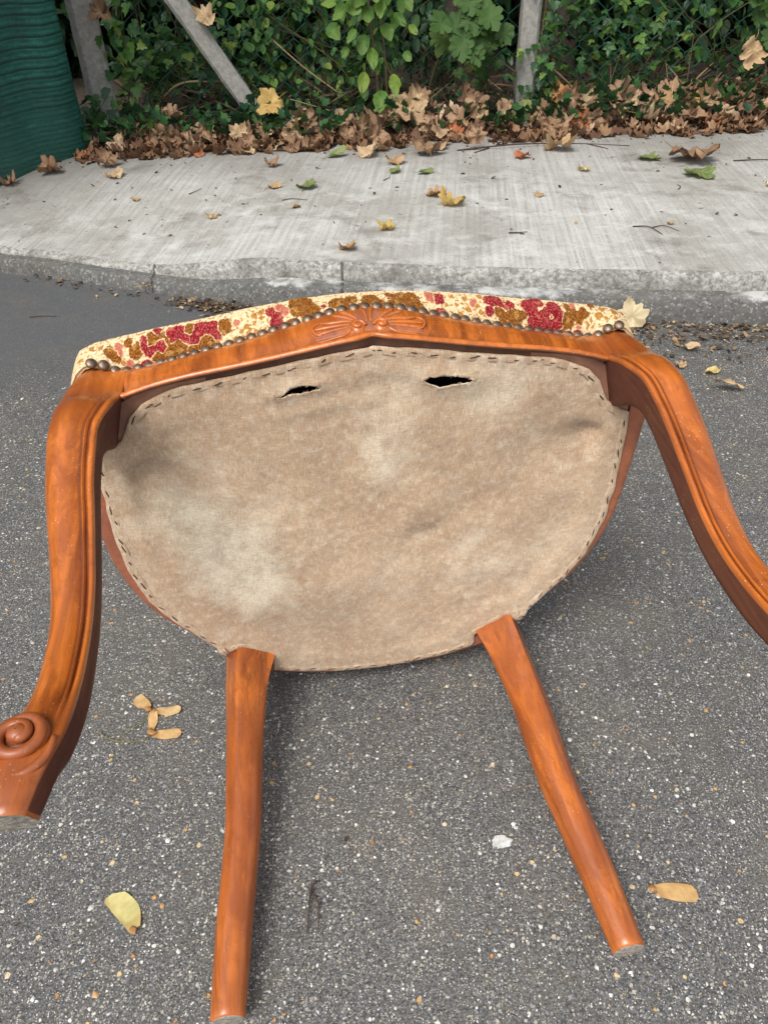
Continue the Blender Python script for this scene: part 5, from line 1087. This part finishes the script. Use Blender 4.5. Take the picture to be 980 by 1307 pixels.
# ================================================================ undergrowth beyond and through the fence
T_oval = [tmpl(OVAL, cup=.2, fold=.35, seed=s) for s in range(3)]; T_round = [tmpl(ROUND, cup=.25, fold=.3, seed=s) for s in range(3)]
T_ivy = [tmpl(IVY, cup=.2, fold=.2, seed=s) for s in range(3)]; T_maple = [tmpl(MAPLE, (0, .5, 1.0), cup=.2, fold=.15, wob=.12, seed=s) for s in range(3)]
T_bram = [(lambda q: (np.vstack([q[0] * .9, q[0] @ np.array(euler_m(1.2, 0, 0)).T * .75, q[0] @ np.array(euler_m(-1.2, 0, 0)).T * .75]), [tuple(i + k * len(q[0]) for i in f) for k in range(3) for f in q[1]], np.tile(q[2], 3)))(tmpl(OVAL, cup=.2, fold=.3, seed=s)) for s in range(3)]
def shell_leaves(n, cx_, cy_, cz_, rx, ry, rz, cl=.12, ncl=40, face=True):
    """positions clustered in clumps through an ellipsoid volume, kept towards its skin"""
    th_ = rng.uniform(0, 2 * np.pi, ncl); ph = rng.uniform(-1, 1, ncl); rr = rng.uniform(.45, 1, ncl) ** .5
    C_ = np.c_[np.cos(th_) * np.sqrt(1 - ph ** 2), np.sin(th_) * np.sqrt(1 - ph ** 2), ph] * rr[:, None] * [rx, ry, rz]
    k_ = rng.integers(0, ncl, n); P = C_[k_] + rng.normal(0, cl, (n, 3)); return P + [cx_, cy_, cz_]
def leafy(parent, name, n, ell, T, mats, size, ncl=40, cl=.09, loc0=(0, 0, 0), zmin=.1, tiltm=.9, mi=None):
    P = shell_leaves(n, *ell, cl=cl, ncl=ncl); P = P[P[:, 2] > zmin]; n = len(P)
    yaw = rng.normal(math.pi, 1.1, n); tilt = rng.normal(tiltm, .45, n) * -1
    return scatter(name, T, P - np.array(loc0), mats, rng.uniform(size[0], size[1], n), rots(yaw, -tilt * -1, rng.normal(0, .4, n)), rng.uniform(0, 1, n), parent, kind='stuff', mi=None if mi is None else rng.integers(0, mi, n))
def stems(parent, n, ell, r=.004, mat='stem', loc0=(0, 0, 0), wander=.12):
    cx_, cy_, cz_, rx, ry, rz = ell; a_ = Acc()
    for i in range(n):
        x0 = cx_ + random.uniform(-.6, .6) * rx; y0 = cy_ + random.uniform(-.5, .5) * ry; tx_ = cx_ + random.uniform(-1, 1) * rx; ty_ = cy_ + random.uniform(-1, .6) * ry; tz_ = cz_ + random.uniform(-.1, .95) * rz
        P = [(x0, y0, .06), (x0 + random.uniform(-wander, wander), y0 + random.uniform(-wander, wander), .06 + (tz_ - .06) * .4), (tx_ + random.uniform(-wander, wander), ty_, .06 + (tz_ - .06) * .8), (tx_, ty_, tz_)]
        V, F = tube(cr(np.array(P) - loc0, 12), np.linspace(r, r * .35, 12), 5); a_.add(V, F)
    return obj('stems', a_.mesh('stems', [M[mat]]), parent)
def shrub(name, base, ell, n, T, mats, size, label, cat='shrub', ncl=50, cl=.09, ns=10, group=None, mi=None, r=.004):
    e_ = empty(name, base, label, cat, group); stems(e_, ns, ell, r, loc0=np.array(base)); leafy(e_, 'foliage', n, ell, T, mats, size, ncl, cl, base, mi=mi); return e_
# bushes right behind the wire, left to right
shrub('bramble_bush', (-.80, 3.75, .08), (-.82, 3.75, .30, .30, .14, .12), 260, T_bram, [M['lf_mid'], M['lf_dark']], (.035, .062), 'low dark bramble spreading between the corner post and the brace', 'bramble', ncl=22, cl=.05, ns=7, mi=2)
shrub('privet_bush', (-.25, 3.80, .08), (-.27, 3.80, .42, .34, .12, .34), 1150, T_round, [M['lf_mid'], M['lf_mid'], M['lf_dark']], (.024, .050), 'dense small round-leaved bush right of the brace post', ncl=70, cl=.065, ns=14, mi=3)
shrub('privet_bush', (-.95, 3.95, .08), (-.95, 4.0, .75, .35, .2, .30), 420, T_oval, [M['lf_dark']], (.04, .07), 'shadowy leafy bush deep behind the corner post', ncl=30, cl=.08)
shrub('bramble_bush', (.95, 3.85, .08), (1.05, 3.92, .30, .38, .12, .22), 420, T_bram, [M['lf_mid'], M['lf_dark']], (.028, .055), 'fine-leaved bramble growing behind the wire right of the straight post', 'bramble', ncl=48, cl=.06, ns=12, mi=2)
shrub('elder_bush', (1.65, 3.90, .08), (1.65, 3.98, .44, .34, .14, .32), 360, T_oval, [M['lf_mid'], M['lf_dark']], (.04, .085), 'taller oval-leaved bush at the right end of the fence', ncl=44, cl=.07, ns=10, mi=2)
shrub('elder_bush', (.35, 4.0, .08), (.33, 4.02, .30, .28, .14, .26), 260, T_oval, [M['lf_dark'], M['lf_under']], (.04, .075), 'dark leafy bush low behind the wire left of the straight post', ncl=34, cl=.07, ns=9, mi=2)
shrub('elder_bush', (2.4, 4.1, .08), (2.35, 4.1, .6, .4, .25, .45), 420, T_oval, [M['lf_dark'], M['lf_mid']], (.05, .09), 'broad dark bush beyond the far right end of the fence', ncl=34, cl=.09, ns=9, mi=2)
# ivy: ground cover creeping along the fence foot, plus climbers on the posts
n_ = 1750; ix = rng.uniform(-1.15, 2.2, n_); dens = np.array([.55 + .45 * nz(a, 1.9, 110) for a in ix]); iy = 3.19 + .085 * ix + np.abs(rng.normal(0, .14, n_)) - .02; keep = rng.uniform(0, 1, n_) < dens; ix, iy = ix[keep], iy[keep]; n_ = len(ix)
iz = np.array([drift_h(a, b) for a, b in zip(ix, iy)]) + .02 + .012 + np.abs(rng.normal(0, .032, n_)) * (1 + .6 * (ix > .8))
scatter('ivy_ground_cover', T_ivy, np.c_[ix, iy, iz], [M['lf_dark']], rng.uniform(.026, .055, n_), rots(rng.normal(math.pi, .9, n_), rng.normal(.75, .4, n_), rng.normal(0, .35, n_)), rng.uniform(0, 1, n_), kind='stuff', label='dark ivy creeping through the litter along the fence foot', cat='ivy')
def climber(name, base, path, n, size, T, mats, spread, label, cat='ivy', group=None, mi=None, r=.003, mat='stem'):
    e_ = empty(name, base, label, cat, group); a_ = Acc(); P = cr(np.array(path) - base, 30)
    V, F = tube(P, np.linspace(r, r * .5, 30), 5); a_.add(V, F); obj('stem', a_.mesh('stem', [M[mat]]), e_)
    k_ = rng.integers(0, 30, n); pos = P[k_] + rng.normal(0, 1, (n, 3)) * spread
    scatter('foliage', T, pos, mats, rng.uniform(size[0], size[1], n), rots(rng.normal(math.pi, .7, n), rng.normal(-1.0, .35, n), rng.normal(0, .4, n)), rng.uniform(0, 1, n), e_, kind='stuff', mi=None if mi is None else rng.integers(0, mi, n)); return e_
climber('ivy', (-1.10, 3.34, .1), [(-1.10, 3.34, .1), (-1.12, 3.33, .2), (-1.09, 3.32, .24)], 16, (.05, .085), T_ivy, [M['lf_dark']], np.array([.03, .015, .025]), 'dark ivy sprig climbing the foot of the corner post')
climber('ivy', (-1.00, 3.40, .1), [(-1.00, 3.42, .1), (-.99, 3.42, .3), (-.97, 3.42, .5), (-.93, 3.42, .75)], 80, (.035, .06), T_ivy, [M['lf_dark'], M['lf_mid']], np.array([.05, .02, .05]), 'ivy trailing up the wire just right of the corner post', mi=2)
climber('ivy', (.69, 3.46, .1), [(.67, 3.46, .1), (.685, 3.46, .25), (.66, 3.45, .38), (.67, 3.45, .6), (.69, 3.45, .8)], 64, (.030, .052), T_ivy, [M['lf_dark'], M['lf_mid']], np.array([.035, .012, .05]), 'ivy climbing the right side of the straight post', mi=2)
climber('ivy', (.55, 3.46, .1), [(.56, 3.46, .1), (.56, 3.46, .20), (.57, 3.46, .30)], 16, (.035, .05), T_ivy, [M['lf_dark']], np.array([.03, .012, .04]), 'small ivy shoot left of the straight post foot')
climber('ivy', (-.47, 3.38, .1), [(-.52, 3.38, .1), (-.50, 3.37, .18), (-.44, 3.37, .22)], 34, (.04, .062), T_ivy, [M['lf_dark']], np.array([.04, .02, .035]), 'ivy wrapped about the foot of the brace post')
# sapling with large bright leaves in front of the wire
sb = (.015, 3.40, .10); sap = empty('sapling', sb, 'young sapling with large bright green leaves hanging in front of the wire', 'sapling')
a_ = Acc(); V, F = tube(cr([(0, 0, 0), (-.01, 0, .2), (-.035, .0, .42), (-.06, .02, .75), (-.08, .02, 1.1)], 20), np.linspace(.007, .004, 20), 6); a_.add(V, F)
V, F = tube(cr([(.03, .02, 0), (.025, .02, .25), (-.01, .02, .55), (-.0, .02, .9)], 16), np.linspace(.005, .003, 16), 6); a_.add(V, F)
obj('stem', a_.mesh('stem', [M['stem']]), sap)
big = [leaf_mesh('leaf', OVAL if i < 2 else ROUND, M['lf_bright'], 200 + i, cup=.15, fold=.3, wob=.10, curl=.1, stalk=True, rows=(0, .5, 1)) for i in range(4)]
spots = [(-.055, .215, .100, 2.9, 1.2), (.055, .205, .10, 3.3, 1.25), (.010, .145, .10, 3.0, .95), (-.055, .34, .085, 3.0, 1.3), (-.030, .30, .095, 3.3, 1.35), (-.085, .36, .07, 2.5, 1.2), (.02, .37, .075, 3.6, 1.1), (-.04, .43, .08, 3.1, 1.0), (.06, .41, .075, 3.9, 1.2), (-.13, .42, .07, 2.3, 1.1), (.09, .455, .07, 3.8, .9), (-.01, .49, .08, 3.1, .9), (-.10, .49, .075, 2.6, 1.0), (.05, .53, .08, 3.5, 1.0), (-.15, .52, .065, 2.3, .9), (-.06, .56, .08, 2.9, 1.0), (.115, .37, .06, 3.9, 1.2), (-.005, .25, .06, 3.1, 1.1), (-.12, .30, .05, 2.6, 1.1), (.10, .28, .055, 3.7, 1.1)]
for i, (dx, dz, sz, yw, tl) in enumerate(spots):
    o = obj('leaf', big[i % 4], sap, loc=(dx, -.03 - random.uniform(0, .05), dz)); o.rotation_euler = euler_m(yw, tl, random.uniform(-.3, .3)).to_euler(); o.scale = (sz * .86,) * 3
for _ in range(46):
    dz = random.uniform(.35, 1.05); o = obj('leaf', random.choice(big), sap, loc=(random.gauss(-.03, .10), random.uniform(-.06, .04), dz)); o.rotation_euler = euler_m(random.gauss(3.1, .7), random.uniform(.8, 1.3), random.uniform(-.4, .4)).to_euler(); s = random.uniform(.045, .08); o.scale = (s,) * 3
# maple sprays with lobed leaves
def maple_spray(base, P, lab, n, spread, sz):
    e_ = empty('maple_shoot', base, lab, 'maple shoot'); V, F = tube(cr(np.array(P) - base, 24), np.linspace(.006, .002, 24), 5); obj('stem', mesh_of('stem', V, F, [M['stem']]), e_); Q = cr(np.array(P) - base, 24)
    for i in range(n):
        q = Q[random.randint(9, 23)] + np.array([random.gauss(0, spread[0]), random.uniform(-.05, .02), random.gauss(0, spread[1])]); m_ = random.choice(mp)
        o = obj('leaf', m_, e_, loc=tuple(q)); o.rotation_euler = euler_m(random.gauss(3.1, .6), random.uniform(.75, 1.25), random.uniform(-.3, .3)).to_euler(); s = random.uniform(*sz); o.scale = (s,) * 3
    return e_
mp = [leaf_mesh('leaf', MAPLE, M['lf_mid2'] if 'lf_mid2' in M else mat_leaf('maple_shoot_leaf', [(0, (.022, .070, .013)), (.7, (.045, .110, .020)), (.92, (.07, .14, .022)), (1, (.26, .26, .035))], .3, .65, (.015, .045, .01), .3, (.08, .14, .04)), 220 + i, cup=.12, fold=.15, wob=.1, curl=.1, rows=(0, .5, 1)) for i in range(4)]
maple_spray((.20, 3.60, .09), [(.20, 3.62, .08), (.25, 3.55, .30), (.32, 3.42, .48), (.36, 3.38, .52), (.38, 3.36, .47)], 'maple shoot with broad lobed leaves left of the straight post', 20, (.05, .05), (.07, .11))
maple_spray((.50, 3.72, .09), [(.50, 3.72, .08), (.46, 3.66, .24), (.43, 3.56, .36), (.38, 3.5, .38)], 'smaller maple shoot close to the left side of the straight post', 14, (.06, .05), (.045, .075))
maple_spray((1.80, 3.62, .09), [(1.8, 3.62, .08), (1.75, 3.56, .35), (1.62, 3.48, .52), (1.5, 3.45, .56)], 'maple shoot hanging over the wire at the far right', 24, (.07, .06), (.06, .10))
# dead sticks in the gloom behind the brace
for P, r, lab in (([( -1.0, 3.7, .12), (-.85, 3.62, .24), (-.70, 3.60, .255), (-.6, 3.6, .25)], .006, 'pale bent stick arching behind the brace post'), ([(-.45, 3.62, .42), (-.30, 3.6, .30), (-.15, 3.58, .20)], .004, 'thin straight stick slanting behind the round-leaved bush'), ([(-.05, 3.55, .10), (-.2, 3.5, .155), (-.36, 3.5, .2)], .003, 'thin twig low in the ivy right of the brace')):
    V, F = tube(cr(np.array(P) - P[0], 16), np.linspace(r, r * .6, 16), 6); obj('stick', mesh_of('stick', V, F, [M['pale_stem']]), loc=P[0], label=lab, cat='stick')
n_ = 900; T_s = [(np.array([(-.012, 0, 0), (.012, 0, 0), (.008, 1, .05), (-.008, 1, .05), (0, .5, .06)]), [(0, 1, 4), (1, 2, 4), (2, 3, 4), (3, 0, 4)], np.zeros(5))]
scatter('brushwood', T_s, np.c_[rng.uniform(-1.2, 2.2, n_), rng.uniform(3.5, 4.0, n_), rng.uniform(.1, .22, n_)], [M['crumb']], rng.uniform(.05, .22, n_), rots(rng.uniform(0, 6.28, n_), rng.normal(.2, .4, n_), rng.normal(0, .4, n_)), rng.uniform(0, .75, n_), kind='stuff', label='tangle of thin dead sticks on the ground behind the fence', cat='brushwood')
# ================================================================ trees: dark trunks, and crowns that shade the undergrowth
def tree(base, h, r, lean, crown, lab):
    e_ = empty('tree', base, lab, 'tree'); S = []
    for k in range(26):
        t_ = k / 25; z_ = -.1 + h * t_; rr = r * (1.35 - .35 * sstep(t_, 0, .06)) * (1 - .45 * t_); c = np.array([lean * t_ * h + .05 * nz(t_, 4, 120 + r * 10), .05 * nz(t_, 4, 130), z_])
        S.append([c + rr * (1 + .10 * mnoise.noise(Vector((3 * math.cos(a), 3 * math.sin(a), t_ * 18))) + .05 * math.sin(a * 7 + t_ * 3)) * np.array([math.cos(a), math.sin(a), 0]) for a in np.linspace(0, 2 * np.pi, 22, endpoint=False)])
    V, F = loft(S); obj('trunk', mesh_of('trunk', V, F, [M['bark']]), e_)
    a_ = Acc()
    for i in range(7):
        a = i * 2.4; t_ = .55 + .06 * i; p0 = np.array([lean * t_ * h, 0, h * t_]); L = 1.1
        V, F = tube(cr([p0, p0 + [math.cos(a) * L * .4, math.sin(a) * L * .4, .35], p0 + [math.cos(a) * L, math.sin(a) * L, .75]], 8), np.linspace(r * .45, .015, 8), 7); a_.add(V, F)
    obj('limbs', a_.mesh('limbs', [M['bark']]), e_)
    cx_, cy_, cz_, rx, ry, rz, n = crown; P = shell_leaves(n, cx_, cy_, cz_, rx, ry, rz, cl=.22, ncl=90)
    scatter('crown', T_maple, P, [M['lf_mid'], M['lf_dark']], rng.uniform(.14, .24, n), rots(rng.uniform(0, 6.28, n), rng.normal(0, .5, n), rng.normal(0, .5, n)), rng.uniform(0, 1, n), e_, kind='stuff', mi=rng.integers(0, 2, n)); return e_
tree((.44, 4.35, .1), 4.2, .085, -.01, (0, .2, 3.3, 1.9, 1.5, 1.0, 5200), 'dark slim tree trunk behind the wire left of the straight post')
tree((.92, 4.45, .1), 4.4, .10, .02, (.6, .4, 3.4, 1.9, 1.5, 1.0, 5200), 'dark tree trunk behind the wire right of the straight post')
tree((-1.0, 4.9, .1), 4.4, .12, -.02, (-.3, 0, 3.3, 1.9, 1.6, 1.1, 5200), 'thick dark tree trunk in the gloom behind the corner post')
tree((2.3, 4.9, .1), 4.4, .12, .02, (.3, 0, 3.3, 1.9, 1.6, 1.1, 5200), 'thick dark tree trunk beyond the right end of the fence')
# the wood behind: a deep band of shrubs in shade
for i, (x0, y0, rx, lab) in enumerate(((-1.7, 4.9, .95, 'dark evergreen mass behind the left end of the fence'), (-.2, 5.1, .95, 'dark evergreen mass behind the round-leaved bush'), (1.3, 5.1, .95, 'dark evergreen mass behind the straight post and bramble'), (2.9, 5.0, .95, 'dark evergreen mass beyond the right end of the fence'))):
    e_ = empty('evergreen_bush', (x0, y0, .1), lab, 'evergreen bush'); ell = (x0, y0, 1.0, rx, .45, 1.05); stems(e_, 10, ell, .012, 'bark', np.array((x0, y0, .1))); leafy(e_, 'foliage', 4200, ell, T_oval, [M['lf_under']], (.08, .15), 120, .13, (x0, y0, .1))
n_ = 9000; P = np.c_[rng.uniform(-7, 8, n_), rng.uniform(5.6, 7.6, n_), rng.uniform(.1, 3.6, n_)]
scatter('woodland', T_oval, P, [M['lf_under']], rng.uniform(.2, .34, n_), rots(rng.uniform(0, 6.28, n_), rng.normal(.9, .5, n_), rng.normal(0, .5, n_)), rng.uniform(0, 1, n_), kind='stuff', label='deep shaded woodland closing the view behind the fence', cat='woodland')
